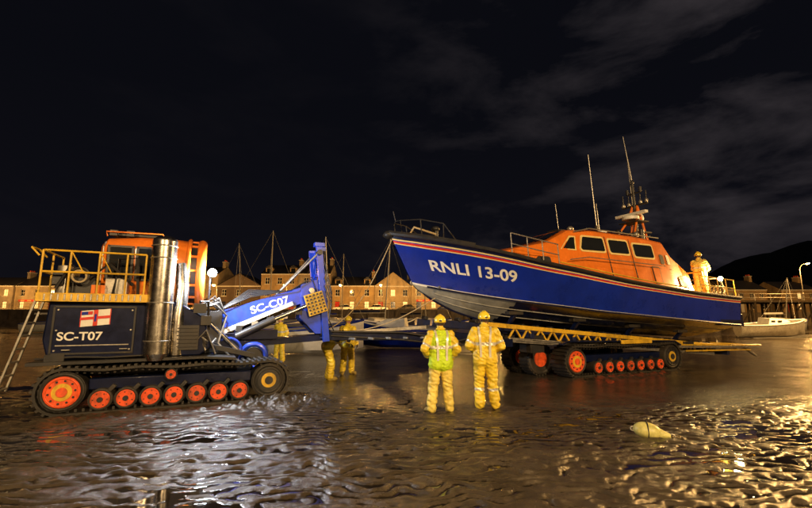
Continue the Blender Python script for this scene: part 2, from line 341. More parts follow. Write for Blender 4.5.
def house(cx,wd,st,col,style,yy=92,nw=None,kind='terraced_house'):
    e=empty(kind,(cx,yy,3.0)); dp=9; H=st*SH+.5
    wm=pmat('wall_%d'%int(cx*10),col,.8,var=.25,scale=.7,bump=.3,bscale=8,grime=.45)
    nw=nw or max(2,int(wd/2.4))
    mb=MB(); ww,wh=1.0,1.42
    xs_=[-wd/2+(i+.5)*wd/nw for i in range(nw)]
    door=random.randrange(nw)
    zc=0
    for s in range(st):
        sill=s*SH+.85; top=sill+wh
        mb.box((0,0,(zc+sill)/2),(wd,.3,sill-zc),wm) if s>0 else None
        edges=[-wd/2]+[v for x in xs_ for v in(x-ww/2,x+ww/2)]+[wd/2]
        if s==0:
            for i in range(0,len(edges),2): mb.box(((edges[i]+edges[i+1])/2,0,top/2),(edges[i+1]-edges[i],.3,top),wm)
            for i,x in enumerate(xs_):
                if i!=door: mb.box((x,0,sill/2),(ww,.29,sill),wm)
        else:
            for i in range(0,len(edges),2): mb.box(((edges[i]+edges[i+1])/2,0,(sill+top)/2),(edges[i+1]-edges[i],.3,wh),wm)
        zc=top
    mb.box((0,0,(zc+H)/2),(wd,.3,H-zc),wm)
    mb.box((-wd/2+.15,dp/2+.15,H/2),(.3,dp,H),wm); mb.box((wd/2-.15,dp/2+.15,H/2),(.3,dp,H),wm)
    mb.box((0,dp+.3,H/2),(wd,.3,H),wm)
    mb.box((0,-.22,H-.15),(wd,.25,.22),'frame')
    mb.obj('walls',e,smooth=False)
    mb=MB()
    for s in range(st):
        for i,x in enumerate(xs_):
            sill=s*SH+.85
            if s==0 and i==door:
                mb.box((x,.08,1.1),(ww,.06,2.2),random.choice(['navy','red','frame'])); continue
            lit=random.random()<(.45 if s==0 else .22)
            mb.box((x,.10,sill+wh/2),(ww,.03,wh),'winlit' if lit else 'glass')
            for dx in(-ww/2+.04,0,ww/2-.04): mb.box((x+dx,.05,sill+wh/2),(.07,.06,wh),'frame')
            for dz in(.04,wh/2,wh-.04): mb.box((x,.045,sill+dz),(ww,.055,.07),'frame')
            mb.box((x,-.2,sill-.06),(ww+.25,.16,.1),'frame')
    if style=='bay':
        for x in (xs_[0],):
            pr=[(-.9,0),(-.6,-.8),(.6,-.8),(.9,0)]
            zt=min(st,2)*SH-.1
            mb.add([(x+a,b-.16,0) for a,b in pr]+[(x+a,b-.16,zt) for a,b in pr],[(0,1,5,4),(1,2,6,5),(2,3,7,6),(4,5,6,7)],wm)
            for s in range(min(st,2)): mb.box((x,-.98,s*SH+1.6),(1.0,.04,1.3),'glass')
    if style=='plain':
        mb.box((0,-.2,2.45),(wd*.8,.12,.4),random.choice(['navy','red','black'])); 
        for k in range(5): mb.box((-wd*.3+k*wd*.15,-.27,2.45),(wd*.09,.02,.16),'cream')
    mb.obj('windows',e,smooth=False)
    mb=MB(); rh=2.0+random.random()*.7
    if style=='gable':
        mb.add([(-wd/2-.1,-.35,H),(wd/2+.1,-.35,H),(0,-.35,H+rh+.6),(-wd/2-.1,dp+.6,H),(wd/2+.1,dp+.6,H),(0,dp+.6,H+rh+.6)],[(0,2,5,3),(1,4,5,2)],'slate')
        mb.add([(-wd/2,-.1,H),(wd/2,-.1,H),(0,-.1,H+rh+.5)],[(0,1,2)],wm)
    else:
        mb.add([(-wd/2-.05,-.4,H-.02),(wd/2+.05,-.4,H-.02),(wd/2+.05,dp/2,H+rh),(-wd/2-.05,dp/2,H+rh),(wd/2+.05,dp+.7,H),(-wd/2-.05,dp+.7,H)],[(0,1,2,3),(3,2,4,5)],'slate')
        for sx in(-1,1): mb.add([(sx*(wd/2-.01),-.1,H),(sx*(wd/2-.01),dp+.4,H),(sx*(wd/2-.01),dp/2,H+rh-.05)],[(0,1,2)],wm)
        if style=='dormer':
            for x in xs_[::2]:
                mb.box((x,1.6,H+.8),(1.4,1.8,1.1),wm); mb.box((x,.68,H+.85),(.9,.06,.8),'glass')
                mb.add([(x-.9,.55,H+1.35),(x+.9,.55,H+1.35),(x,.55,H+2.0),(x-.9,3,H+1.35),(x+.9,3,H+1.35),(x,3,H+2.0)],[(0,1,2),(0,2,5,3),(1,4,5,2)],'slate')
    mb.obj('roof',e,smooth=False)
    mb=MB(); cxx=wd/2-.5
    mb.box((cxx,dp/2,H+rh+.1),(.7,1.6,1.8),wm); mb.box((cxx,dp/2,H+rh+1.05),(.85,1.75,.14),'frame')
    for dy in(-.5,0,.5): mb.cyl((cxx,dp/2+dy,H+rh+1.1),(cxx,dp/2+dy,H+rh+1.5),.13,'orangew',n=8)
    mb.obj('chimney',e)
x=-118
i=0
while x<18:
    wd=random.choice([6.0,7.0,8,9.5]); st=random.choice([3,3,3,2,3])
    if x<-62 or x>-19: st=2
    house(x+wd/2,wd,st,random.choice(cols),random.choice(['dormer','plain','bay','gable','dormer']),yy=91+random.random()*1.2)
    x+=wd+.05; i+=1
def lamp(loc,hgt,power,yaw=0,col=(1,.50,.13),size=.15,arm=1.2,bulb='lampo',ls=1.):
    e=empty('street_lamp',loc,yaw); mb=MB()
    mb.tube([(0,0,0),(0,0,1.2),(0,0,1.25),(0,0,hgt-.8),(0,-.25,hgt-.25),(0,-arm*.6,hgt),(0,-arm,hgt+.03)],[.1,.1,.06,.05,.045,.04,.04],'galv',n=8)
    mb.ell((0,-arm-.3,hgt+.03),(.16*ls,.4*ls,.1*ls),'galv',z0=-.1); mb.obj('post',e)
    mb=MB(); mb.ell((0,-arm-.3,hgt+.0),(.15*ls,.34*ls,.15*ls),bulb,z1=.05); mb.obj('lens',e)
    l=bpy.data.lights.new('bulb','POINT'); l.energy=power; l.color=col; l.shadow_soft_size=size
    o=bpy.data.objects.new('bulb',l); COL.objects.link(o); o.parent=e; o.location=(0,-arm-.3,hgt-.2-size)
for x,pw in((-104,3000),(-84,4200),(-66,2200),(-50,1100),(-38,2600),(-24,1800),(-13,1000),(-5,2500),(2,900),(9,1500),(18,1500)):
    lamp((x,84.5,3.0),5.2,pw,ls=1.5)
mb=MB(); mb.ext([(-40,0),(-40,2.2),(40,2.2),(40,0)],-30,-9,'stone'); mb.obj('near_quay_wall')
KEY=(1,.66,.31)
lamp((-3.5,-10,2.2),6.5,6500,yaw=math.pi,col=KEY,size=.2,arm=1.4)
lamp((9,-10,2.2),6.8,14500,yaw=math.pi,col=KEY,size=.2,arm=1.4)
lamp((34,31,0),9.5,28000,yaw=R(90),col=(1,.55,.17),size=.25)
lamp((29,20,0),8,11000,yaw=R(90),col=(1,.55,.17),size=.25)
lamp((66,70,4.6),6,5000,yaw=0); lamp((84,76,4.6),6,6000); lamp((98,80,4.6),6,5000)

# timber pier right
mb=MB()
for i in range(26):
    x=50+i*2.6
    for y in(70,74,78):
        mb.cyl((x,y,0),(x,y,4.3),.18,'timber',n=8)
    mb.beam((x,70,.6),(x+2.4,70,3.9),.12,.2,'timber')
    mb.cyl((x,69.9,4.6),(x,69.9,5.7),.05,'galv',n=6)
mb.box((83,74,4.45),(70,9,.3),'timber')
for z in(5.1,5.7): mb.tube([(48,69.9,z),(118,69.9,z)],.04,'galv',n=6)
mb.obj('timber_pier')
for cx,wd in((62,9),(74,7),(84,10),(97,9)): house(cx,wd,2,random.choice(cols),random.choice(['plain','gable']),yy=104)
mb=MB(); mb.ext([(52,0),(52,3.0),(140,3.0),(140,0)],96,130,'stone'); mb.obj('far_quay_wall')

# small moored boats, dried out
def small_boat(loc,yaw,Ln,colk,mast=6,cabin=True,kind='sailing_boat',heel=8):
    e=empty(kind,loc,yaw); e.rotation_euler=(R(heel),0,yaw); mb=MB(); rings=[]
    n=14
    for i in range(n+1):
        u=i/n; b=Ln*.16*math.sin(math.pi*min(1,.12+u*.70))**.8*(1 if u<.999 else .98); 
        b=b*(1-max(0,(u-.75))/.25)**.6 if u>.75 else b
        b=max(b,.02); zs_=1.15+.5*u**2; zk=.05+.55*max(0,u-.7)**1.2*2
        x=(u-.5)*Ln; rings.append([(x,-b,zs_),(x,-b*.92,zs_*.6),(x,-b*.55,zk+.2),(x,0,zk),(x,b*.55,zk+.2),(x,b*.92,zs_*.6),(x,b,zs_)])
    mb.loft(rings,colk,cap=True); mb.obj('hull',e)
    mb=MB(); 
    for sy in(-1,1): mb.tube([(r_[0][0],sy*(abs(r_[0][1])+.02),r_[0][2]) for r_ in rings],.045,'white' if colk!='white' else 'blue')
    if cabin:
        rr=[]
        for x,wb,z in((-.12,.10,1.25),(-.1,.10,1.75),(.12,.085,1.7),(.24,.05,1.45)):
            rr.append([(x*Ln,-wb*Ln,1.2),(x*Ln,-wb*Ln*.85,z),(x*Ln,wb*Ln*.85,z),(x*Ln,wb*Ln,1.2)])
        mb.loft(rr,'white')
        for k in range(2): mb.box(((-.06+.1*k)*Ln,-.093*Ln,1.5),(.06*Ln,.02,.18),'glass')
    if mast:
        mb.cyl((.08*Ln,0,1.2),(.08*Ln,0,1.5+mast),.06,'galv',r1=.035,n=8)
        mb.cyl((.08*Ln,0,2.2),(-.35*Ln,0,2.15),.04,'galv',n=6); mb.cyl((.0*Ln,0,2.32),(-.34*Ln,0,2.28),.1,random.choice(['blue','white','tblue']),n=8)
        for p in((.5*Ln,0,1.6),(-.48*Ln,0,1.2),(.05*Ln,.15*Ln,1.2),(.05*Ln,-.15*Ln,1.2)): mb.cyl((.08*Ln,0,1.45+mast),p,.012,'galv',n=4)
    mb.obj('cabin_and_rig',e)
small_boat((-13.5,40,0),R(15),8,'white',8.5)
small_boat((-6.5,33,0),R(-12),7,'white',6.5)
small_boat((-2.4,36,0),R(30),7,'hullnavy',7)
small_boat((1.8,31,0),R(10),6.5,'white',0,kind='fishing_boat',heel=0)
small_boat((-20,50,0),R(-10),9,'white',9)
small_boat((-4.6,21,0),R(8),5.0,'white',0,cabin=False,kind='fishing_boat',heel=4)
small_boat((-.5,25,0),R(170),5.0,'blue',0,kind='fishing_boat',heel=-4)
small_boat((-9.5,58,0),R(12),9,'white',9)
small_boat((2,55,0),R(-18),8,'white',8)
small_boat((32.5,38,0),R(5),6.5,'galv',0,kind='fishing_boat',heel=4)
small_boat((44,50,0),R(15),8,'white',5)
small_boat((-42,52,0),R(20),8,'white',7)

# ------------------------------------------------------------------ crawler track
def wheel(mb,x,z,y0,y1,r,disc,small=False):
    mb.cyl((x,y0+.03,z),(x,y1,z),r,'rubber',n=28)
    mb.torus((x,y0+.03,z),(0,1,0),r*.88,r*.09,'rubber')
    mb.cyl((x,y0+.005,z),(x,y0+.06,z),r*.78,disc,n=28)
    mb.torus((x,y0+.004,z),(0,1,0),r*.70,r*.05,disc)
    mb.cyl((x,y0-.004,z),(x,y0+.05,z),r*.44,'yellow' if not small else disc,n=20)
    mb.cyl((x,y0-.03,z),(x,y0+.05,z),r*.24,disc if not small else 'black',n=14)
    nb=6 if small else 10
    for i in range(nb):
        t=2*math.pi*i/nb+x*7; a=r*.57
        mb.cyl((x+a*math.cos(t),y0-.012,z+a*math.sin(t)),(x+a*math.cos(t),y0+.03,z+a*math.sin(t)),r*.055,'black',n=6)
def crawler(e,x0,x1,y0,y1,Re,road,rr,name,enddisc='black',ret=None):
    W=y1-y0; path=[]
    L0=x1-x0
    zc=Re
    for i in range(14): 
        t=-math.pi/2-math.pi*i/13; path.append((x0+Re*math.cos(t),zc+Re*math.sin(t)))
    for i in range(1,12):
        q=i/12; path.append((x0+L0*q,2*Re-.035*math.sin(q*math.pi*3)**2))
    for i in range(14):
        t=math.pi/2-math.pi*i/13; path.append((x1+Re*math.cos(t),zc+Re*math.sin(t)))
    for i in range(1,12): path.append((x1-L0*i/12,.0))
    path=[(a,max(b,.0)+.012) for a,b in path]
    mb=MB(); th=.045; n=len(path); cx=(x0+x1)/2
    outer=path; inner=[]
    for i,(a,b) in enumerate(path):
        p=Vector(path[i-1]);q=Vector(path[(i+1)%n]); d=(q-p).normalized(); nn=Vector((d.y,-d.x))
        if (Vector((cx,zc))-Vector((a,b))).dot(nn)<0: nn=-nn
        inner.append((a+nn.x*th,b+nn.y*th))
    vs=[(a,y0,b) for a,b in outer]+[(a,y1,b) for a,b in outer]+[(a,y0,b) for a,b in inner]+[(a,y1,b) for a,b in inner]
    fs=[]
    for i in range(n):
        j=(i+1)%n; fs+=[(i,j,n+j,n+i),(2*n+i,3*n+i,3*n+j,2*n+j),(i,2*n+i,2*n+j,j),(n+i,n+j,3*n+j,3*n+i)]
    mb.add(vs,fs,'rubber')
    acc=0
    for i in range(n):
        p=Vector(outer[i]);q=Vector(outer[(i+1)%n]); l=(q-p).length; d=(q-p).normalized() if l>0 else Vector((1,0))
        while acc<l:
            c=p+d*acc; nn=Vector((d.y,-d.x))
            if (Vector((cx,zc))-c).dot(nn)>0: nn=-nn
            ang=math.atan2(d.y,d.x)
            rot=Matrix.Rotation(-ang,3,'Y')
            off=-.008 if c.y<.03 else .016
            mb.box((c.x+nn.x*off,(y0+y1)/2,c.y+nn.y*off),(.05,W+.012,.045),'rubber',rot)
            mb.box((c.x-nn.x*.07,y0+.12,c.y-nn.y*.07),(.04,.05,.06),'rubber',rot)
            acc+=.115
        acc-=l
    mb.obj(name+'_belt',e,smooth=False)
    mb=MB()
    wheel(mb,x0,zc+.01,y0+.01,y1-.05,Re-.07,'orangew')
    wheel(mb,x1,zc+.01,y0+.01,y1-.05,Re-.07,enddisc)
    for rx in road: wheel(mb,rx,rr+.065,y0+.01,y1-.05,rr,'orangew',small=True)
    if ret:
        for rx in ret: wheel(mb,rx,2*Re-.19,y0+.01,y1-.05,.11,'orangew',small=True)
    mb.obj(name+'_wheels',e)
    mb=MB(); mb.box(((x0+x1)/2,(y0+y1)/2+.06,.52),(L0-.7,W*.55,.2),'tblue')
    for rx in road[:-1]: mb.beam((rx,y0+.12,.27),(rx+.2,y0+.12,.5),.1,.08,'black')
    mb.obj(name+'_frame',e,bevel=.015)

# ------------------------------------------------------------------ tractor
TR=empty('launch_tractor',(-6.18,7.79,0),R(25.3))
road=[.60,1.0,1.40,1.80,2.2,2.6,3.0]
crawler(TR,0.02,3.58,0,.62,.42,road,.195,'near_track',enddisc='black',ret=[1.72])
crawler(TR,0.02,3.58,2.6,3.2,.42,road,.195,'far_track')
mb=MB()
prof=[(-.32,.98),(-.42,1.35),(-.38,2.06),(1.15,2.08),(1.75,2.08),(2.25,1.75),(2.4,1.15),(2.2,.98)]
mb.ext(prof,.24,2.96,'tblue')
mb.ext([(-.2,.62),(-.2,.98),(2.3,.98),(3.3,.72),(3.3,.58)],.66,2.55,'black')
mb.obj('body_hull',TR,bevel=.03)
mb=MB()
mb.ext([(-.55,.90),(-.55,.96),(2.3,.98),(2.9,.93),(2.9,.88),(2.3,.93)],.02,.66,'black')
mb.box((.36,.235,1.52),(1.28,.02,.86),'tblue')
for x in(-.28,1.0): mb.box((x,.225,1.52),(.035,.03,.9),'black')
for z in(1.09,1.96): mb.box((.36,.225,z),(1.3,.03,.035),'black')
for x in(-.22,.95):
    for z in(1.15,1.52,1.9): mb.cyl((x,.205,z),(x,.24,z),.018,'galv',n=6)
mb.box((.36,.222,1.24),(1.15,.01,.02),'galv')
for x in(-.1,.8): mb.tube([(x,.23,1.15),(x,.18,1.16),(x+.12,.18,1.16),(x+.12,.23,1.15)],.012,'galv')
mb.box((1.95,.22,1.35),(.42,.03,.5),'black')
for k in range(6): mb.box((1.95,.2,1.17+k*.075),(.38,.03,.02),'black')
mb.box((-.2,.33,1.02),(.3,.25,.12),'black'); mb.tube([(-.5,.3,1.0),(.1,.2,1.03),(.6,.25,1.0),(1.1,.18,1.02),(1.6,.28,1.01)],.02,'black')
mb.obj('body_panels',TR,bevel=.006)
mb=MB()
def flagquad(x0,x1,z0,z1,k,y): mb.add([(x0,y,z0+.1*(x0-.12)),(x1,y,z0+.1*(x1-.12)),(x1,y,z1+.1*(x1-.12)),(x0,y,z1+.1*(x0-.12))],[(0,1,2,3)],k)
flagquad(.12,.60,1.58,1.88,'white',.219)
flagquad(.325,.395,1.58,1.88,'red',.211); flagquad(.12,.60,1.705,1.755,'red',.207)
flagquad(.14,.24,1.80,1.86,'blue',.203);flagquad(.24,.31,1.80,1.86,'red',.203)
flagquad(.345,.375,1.66,1.80,'blue',.200)
for a in(.12,.585): flagquad(a,a+.015,1.58,1.88,'red',.216)
mb.obj('flag_emblem',TR,smooth=False)
tp,tf=text_pts('SC-T07')
mb=MB(); mb.add([(-.2+.70*a,.212,1.33+.16*b) for a,b in tp],tf,'white'); mb.obj('lettering',TR,smooth=False)
mb=MB()
mb.box((.33,.75,2.13),(1.72,1.3,.05),'galv')
mb.box((.33,.10,2.13),(1.76,.05,.16),'yellow'); mb.box((-.53,.75,2.13),(.05,1.32,.16),'yellow')
for k in range(16): mb.box((-.42+k*.1,.07,2.13),(.03,.012,.12),'galv')
mb.obj('platform',TR,bevel=.006)
mb=MB()
for x in(-.52,-.1,.35,.8,1.12): mb.tube([(x,.10,2.2),(x,.10,3.0)],.018,'yellow')
for z in(2.6,3.0): mb.tube([(-.52,1.35,z),(-.52,.13,z),(-.49,.10,z),(1.12,.10,z)],.02,'yellow')
mb.tube([(-.52,.7,2.2),(-.52,.7,3.0)],.018,'yellow'); mb.tube([(-.52,1.35,2.2),(-.52,1.35,3.0)],.018,'yellow')
mb.tube([(-.6,.2,2.9),(-.72,.2,3.05),(-.7,.5,3.05),(-.56,.5,2.9)],.018,'yellow')
for x in(-.1,.35): mb.tube([(x,.10,3.0),(x+.2,.12,2.62)],.012,'yellow')
for x,kk in((.1,'black'),(.62,'galv')): mb.box((x,.45,2.35),(.36,.3,.35),kk)
mb.box((.35,.3,2.28),(.22,.2,.2),'orange'); mb.box((-.3,.3,2.5),(.18,.06,.24),'black')
mb.cyl((-.25,.5,2.2),(-.25,.5,2.75),.13,'galv'); mb.tube([(-.3,.2,2.3),(-.1,.16,2.75),(.2,.2,2.5),(.5,.15,2.8),(.9,.3,2.4)],.03,'black')
mb.torus((.05,.16,2.55),(0,1,0),.14,.025,'black'); mb.torus((.05,.14,2.53),(0,1,.1),.11,.02,'rope')
mb.tube([(.6,.2,2.2),(.66,.2,2.9),(.95,.25,2.95),(1.0,.3,2.2)],.03,'black')
mb.obj('railings',TR)
mb=MB()
for y in(.28,.72): mb.beam((-.98,y,.42),(-.56,y,2.2),.05,.03,'galv')
for k in range(8):
    t=k/7.5+.03; mb.tube([(-.98+.42*t,.28,.42+1.78*t),(-.98+.42*t,.72,.42+1.78*t)],.02,'galv')
mb.obj('ladder',TR)
def rrect(cy,cz,wy,wz,r,x,n=5):
    pts=[]
    for q,(sy,sz) in enumerate(((1,1),(-1,1),(-1,-1),(1,-1))):
        for i in range(n+1):
            t=math.pi/2*(q+i/n); pts.append((x,cy+sy*(wy/2-r)+r*math.cos(t),cz+sz*(wz/2-r)+r*math.sin(t)))
    return pts
mb=MB()
mb.loft([rrect(1.45,2.75,1.35,1.1,.2,.22),rrect(1.45,2.78,1.5,1.28,.25,.32),rrect(1.45,2.8,1.55,1.38,.3,.9),rrect(1.42,2.8,1.55,1.44,.45,1.5),rrect(1.40,2.8,1.5,1.46,.7,1.85)],'orange')
mb.cyl((1.82,1.35,2.78),(2.06,1.35,2.78),.72,'black',n=40)
mb.torus((2.10,1.35,2.78),(1,0,0),.70,.10,'orange',n=40,m=12)
mb.torus((1.84,1.35,2.78),(1,0,0),.76,.05,'orange',n=40)
for i in range(14):
    t=2*math.pi*i/14; mb.box((1.96,1.35+.73*math.cos(t),2.78+.73*math.sin(t)),(.22,.05,.05),'orange',Matrix.Rotation(t,3,'X'))
mb.cyl((2.06,1.35,2.78),(2.10,1.35,2.78),.62,'black',n=32)
mb.torus((2.11,1.35,2.78),(1,0,0),.46,.03,'steel',n=30)
mb.ell((2.10,1.35,2.78),(.1,.43,.43),'glass')
mb.box((.8,1.45,3.53),(.9,.9,.06),'black')
mb.obj('cab',TR,bevel=.01)
mb=MB()
for x0,x1 in((.38,.80),(.88,1.30)):
    mb.box(((x0+x1)/2,.66,2.88),(x1-x0,.03,.66),'glass')
    for x in(x0,x1): mb.box((x,.65,2.88),(.045,.05,.72),'black')
    for z in(2.54,3.22): mb.box(((x0+x1)/2,.65,z),(x1-x0+.04,.05,.045),'black')
mb.box((.21,1.45,2.9),(.04,.9,.6),'glass')
mb.tube([(.30,.62,2.3),(.30,.56,2.4),(.30,.56,3.2),(.32,.62,3.3)],.015,'galv')
for x in(.4,.7): mb.box((x,.85,3.53),(.14,.12,.12),'black')
mb.tube([(.3,.8,3.45),(.28,.76,3.54),(1.3,.76,3.56),(1.35,.8,3.5)],.015,'orange')
mb.obj('cab_windows',TR,bevel=.004)
mb=MB()
for y in(.12,2.95):
    mb.cyl((1.42,y,1.05),(1.42,y,3.3),.23,'steel',n=32)
    mb.cyl((1.42,y,.92),(1.42,y,1.05),.16,'steel',r1=.23,n=32)
    mb.ell((1.42,y,3.3),(.23,.23,.12),'steel',nu=28,z0=0.)
    for z in(1.3,2.05,2.95,3.2): mb.torus((1.42,y,z),(0,0,1),.23,.014,'galv')
    mb.box((1.42,y-.235,1.7),(.03,.02,.6),'galv')
mb.tube([(1.75,.34,1.0),(1.75,.34,1.8),(1.78,.42,2.4),(1.72,.5,2.9)],[.15,.15,.13,.1],'steel',n=16)
mb.obj('exhaust_towers',TR)
mb=MB()
mb.box((2.35,1.6,1.45),(.5,1.8,.9),'black'); mb.box((2.6,1.0,1.1),(.6,.35,.6),'tblue'); mb.box((2.6,2.2,1.1),(.6,.35,.6),'tblue')
mb.cyl((2.75,.8,1.0),(2.75,2.4,1.0),.28,'black',n=24)
for y in(.8,2.4): mb.cyl((2.75,y-.03,1.0),(2.75,y+.03,1.0),.34,'tblue',n=28); mb.torus((2.75,y-.04,1.0),(0,1,0),.3,.03,'armblue')
for k in range(12): 
    y=.6+k*.15; mb.tube([(2.1,y,1.95+.05*math.sin(k)),(2.45+.08*math.sin(k*2),y,2.15-.1*math.cos(k)),(2.7,y+.1,1.8),(2.55,y+.05,1.2),(2.9,y,.8)],.022,'black' if k%4 else 'galv')
for k in range(7): mb.tube([(2.05,.28+.03*k,1.2+.1*k),(2.3,.2,1.5-.07*k),(2.5,.3+.06*k,1.0+.05*k)],.02,'black' if k%3 else 'galv')
mb.torus((3.32,.78,.88),(.2,1,.1),.27,.06,'armblue'); mb.torus((3.32,.88,.88),(.2,1,.1),.17,.04,'galv'); mb.cyl((3.32,.8,.88),(3.32,1.2,.88),.2,'black')
mb.box((3.1,1.6,.85),(.9,1.2,.25),'black')
mb.tube([(2.1,.3,1.9),(2.15,.3,2.1),(2.3,.32,2.1),(2.32,.35,1.8),(2.35,.35,1.5)],.03,'black')
mb.box((2.15,.32,1.95),(.25,.2,.2),'black'); mb.box((2.28,.26,1.7),(.2,.15,.2),'black')
mb.beam((2.2,.5,1.2),(3.3,.5,.92),.08,.1,'black'); mb.cyl((2.3,.7,1.7),(3.0,.75,1.0),.05,'steel')
mb.obj('rear_machinery',TR,bevel=.008)
mb=MB(); mb.tube([(2.15,1.3,2.1),(2.3,.9,2.2),(2.3,.7,2.7)],.025,'black'); mb.cyl((2.3,.78,2.76),(2.34,.62,2.75),.085,'black',r1=.1,n=16)
mb.ell((2.345,.61,2.75),(.07,.06,.08),'lampw'); mb.obj('work_light',TR)
l=bpy.data.lights.new('work_lamp','POINT'); l.energy=480; l.color=(.88,.93,1); l.shadow_soft_size=.06
o=bpy.data.objects.new('work_lamp',l); COL.objects.link(o); o.parent=TR; o.location=(2.44,.45,2.74)

# ------------------------------------------------------------------ carriage (boat cradle trailer)
YB=R(24)
CA=empty('boat_carriage',(5.2,12.8,0),YB)
road2=[.72,1.19,1.65,2.12,2.58,3.05,3.52]
crawler(CA,-.15,4.12,0,.6,.46,road2,.19,'near_track')
crawler(CA,-.15,4.12,2.3,2.9,.46,road2,.19,'far_track')
for y in (.9,1.8):
    mb=MB(); mb.cyl((-.75,y,.5),(-.75,y+.4,.5),.48,'rubber',n=30); mb.torus((-.75,y+.02,.5),(0,1,0),.42,.07,'rubber')
    mb.cyl((-.75,y-.02,.5),(-.75,y+.1,.5),.24,'orangew',n=20)
    for i in range(26):
        t=2*math.pi*i/26; mb.box((-.75+.49*math.cos(t),y+.2,.5+.49*math.sin(t)),(.05,.42,.07),'rubber',Matrix.Rotation(-t,3,'Y'))
    mb.obj('jockey_wheel',CA)
def zr(x): return 1.46-.083*(x+1)
mb=MB()
for y in(.28,2.62):
    mb.beam((-3.2,y,zr(-3.2)-.06),(8.2,y,zr(8.2)-.06),.12,.12,'yellow')
    mb.beam((-2.4,y,zr(-2.4)-.42),(6.8,y,zr(6.8)-.36),.1,.1,'galv')
    x=-2.4
    while x<6.6:
        mb.beam((x,y,zr(x)-.4),(x+.23,y,zr(x)-.1),.05,.05,'yellow'); mb.beam((x+.23,y,zr(x)-.1),(x+.46,y,zr(x+.46)-.4),.05,.05,'yellow'); x+=.46
for y in(.95,1.95):
    mb.beam((-4.5,y,zr(-4.5)-.12),(8.0,y,zr(8.)-.12),.16,.2,'navy')
    for k in range(22): 
        x=-4.2+k*.56; mb.cyl((x,y-.12,zr(x)+.02),(x,y+.12,zr(x)+.02),.06,'black',n=12)
for x in(-3,-1.6,0,1.5,3,4.5,6,7.6): mb.beam((x,.2,zr(x)-.28),(x,2.7,zr(x)-.28),.14,.16,'navy')
for x in(-2.2,.2,2.6,5.0):
    for sy,y in((-1,.5),(1,2.4)):
        mb.beam((x,y-.05*sy,zr(x)-.05),(x,y+sy*.28,zr(x)+.30),.1,.12,'tblue'); mb.box((x,y+sy*.26,zr(x)+.33),(.5,.2,.1),'rubber')
for k in range(5): mb.tube([(-2.5+.3*k,.2,1.1),(-1+.5*k,.16,.98-.02*k),(1+.6*k,.18,1.0-.03*k),(4+.3*k,.15,.8)],.02,'black' if k%2 else 'galv')
for x,kk in((-2.6,'tblue'),(.3,'black'),(1.6,'galv'),(3.4,'tblue'),(5.3,'black')): mb.box((x,.3,.98-.03*x),(.5,.3,.22),kk)
for x in(1.1,2.9): mb.cyl((x,.12,.95),(x+.6,.12,.92),.07,'steel')
mb.ext([(-.7,1.0),(-.5,1.08),(4.3,1.0),(4.6,.86),(4.6,.82),(4.3,.96),(-.5,1.04),(-.7,.96)],-.02,.62,'tblue')
mb.obj('cradle_frame',CA,bevel=.008)
mb=MB()
for y0,y1,z in((1.2,1.6,0),(2.0,1.8,0)):
    mb.beam((-2.0,y0,1.18),(-7.4,y1,1.28),.16,.22,'tblue')
mb.beam((-4.4,1.3,1.5),(-7.3,1.6,1.32),.08,.1,'galv')
for k in range(9): 
    x=-2.6-k*.5; mb.beam((x,1.22,1.2),(x-.25,1.95,1.22),.06,.06,'galv')
mb.tube([(-2.,1.05,1.4),(-3.5,1.1,1.1),(-5.2,1.3,1.35),(-7.3,1.5,1.4)],.03,'black'); mb.tube([(-2.,1.1,1.3),(-3.5,1.15,.95),(-5.2,1.35,1.15),(-7.3,1.5,1.3)],.03,'black')
mb.box((-2.2,1.4,1.1),(.8,1.3,.35),'black'); mb.cyl((-2.9,.95,1.15),(-2.9,1.9,1.15),.2,'galv')
mb.box((-1.4,.5,1.0),(.5,.5,.5),'black'); mb.box((2.4,-.03,1.0),(1.4,.05,.12),'yellow')
mb.obj('drawbar',CA,bevel=.01)
mb=MB()
for y in(.1,.75,2.1,2.75):
    mb.beam((4.5,y,.78),(9.2,y,.66),.3,.08,'galv')
for k in range(18):
    x=4.8+k*.25; z=.78-(x-4.5)*.0255
    mb.box((x,1.4,z+.06),(.05,3.0,.04),'yellow')
mb.tube([(7.5,.05,.75),(9.4,.05,.70)],.05,'galv'); mb.beam((8.6,.2,.62),(9.3,.2,.3),.1,.06,'galv'); mb.beam((8.6,2.6,.62),(9.3,2.6,.3),.1,.06,'galv')
mb.beam((5,.1,.62),(8.8,.1,.55),.05,.05,'yellow')
mb.obj('stern_ramp',CA,bevel=.005)
AR=empty('carriage_arm',(-6.18,7.79,0),R(25.3))
mb=MB()
A0=Vector((2.35,1.6,1.62));A1=Vector((4.75,1.6,2.42))
for y in(1.35,1.85):
    o=Vector((0,y-1.6,0)); mb.beam(A0+o,A1+o,.12,.40,'armblue')
mb.beam(A0+Vector((.1,0,.14)),A1+Vector((-.1,0,.14)),.42,.08,'armblue')
mb.beam(A0+Vector((.25,-.35,-.22)),A1+Vector((-.5,-.3,-.30)),.1,.10,'white')
mb.cyl((2.6,1.1,1.15),(3.8,1.1,1.72),.09,'black'); mb.cyl((3.8,1.1,1.72),(4.55,1.1,2.05),.05,'steel')
mb.cyl((2.6,2.1,1.15),(3.8,2.1,1.72),.09,'black')
for y0,y1 in((1.25,1.37),(1.85,1.97)): mb.ext([(4.45,1.75),(4.45,2.6),(4.85,2.75),(5.15,2.2),(5.12,1.35),(4.85,1.35)],y0,y1,'armblue')
for y in(1.2,2.05):
    mb.beam((5.12,y,1.15),(4.86,y,3.62),.11,.16,'armblue')
for z in(2.2,2.9,3.55): mb.beam((4.98,1.15,z),(4.98,2.1,z),.1,.1,'armblue')
mb.beam((4.98,1.2,2.9),(4.98,2.05,3.5),.05,.06,'armblue')
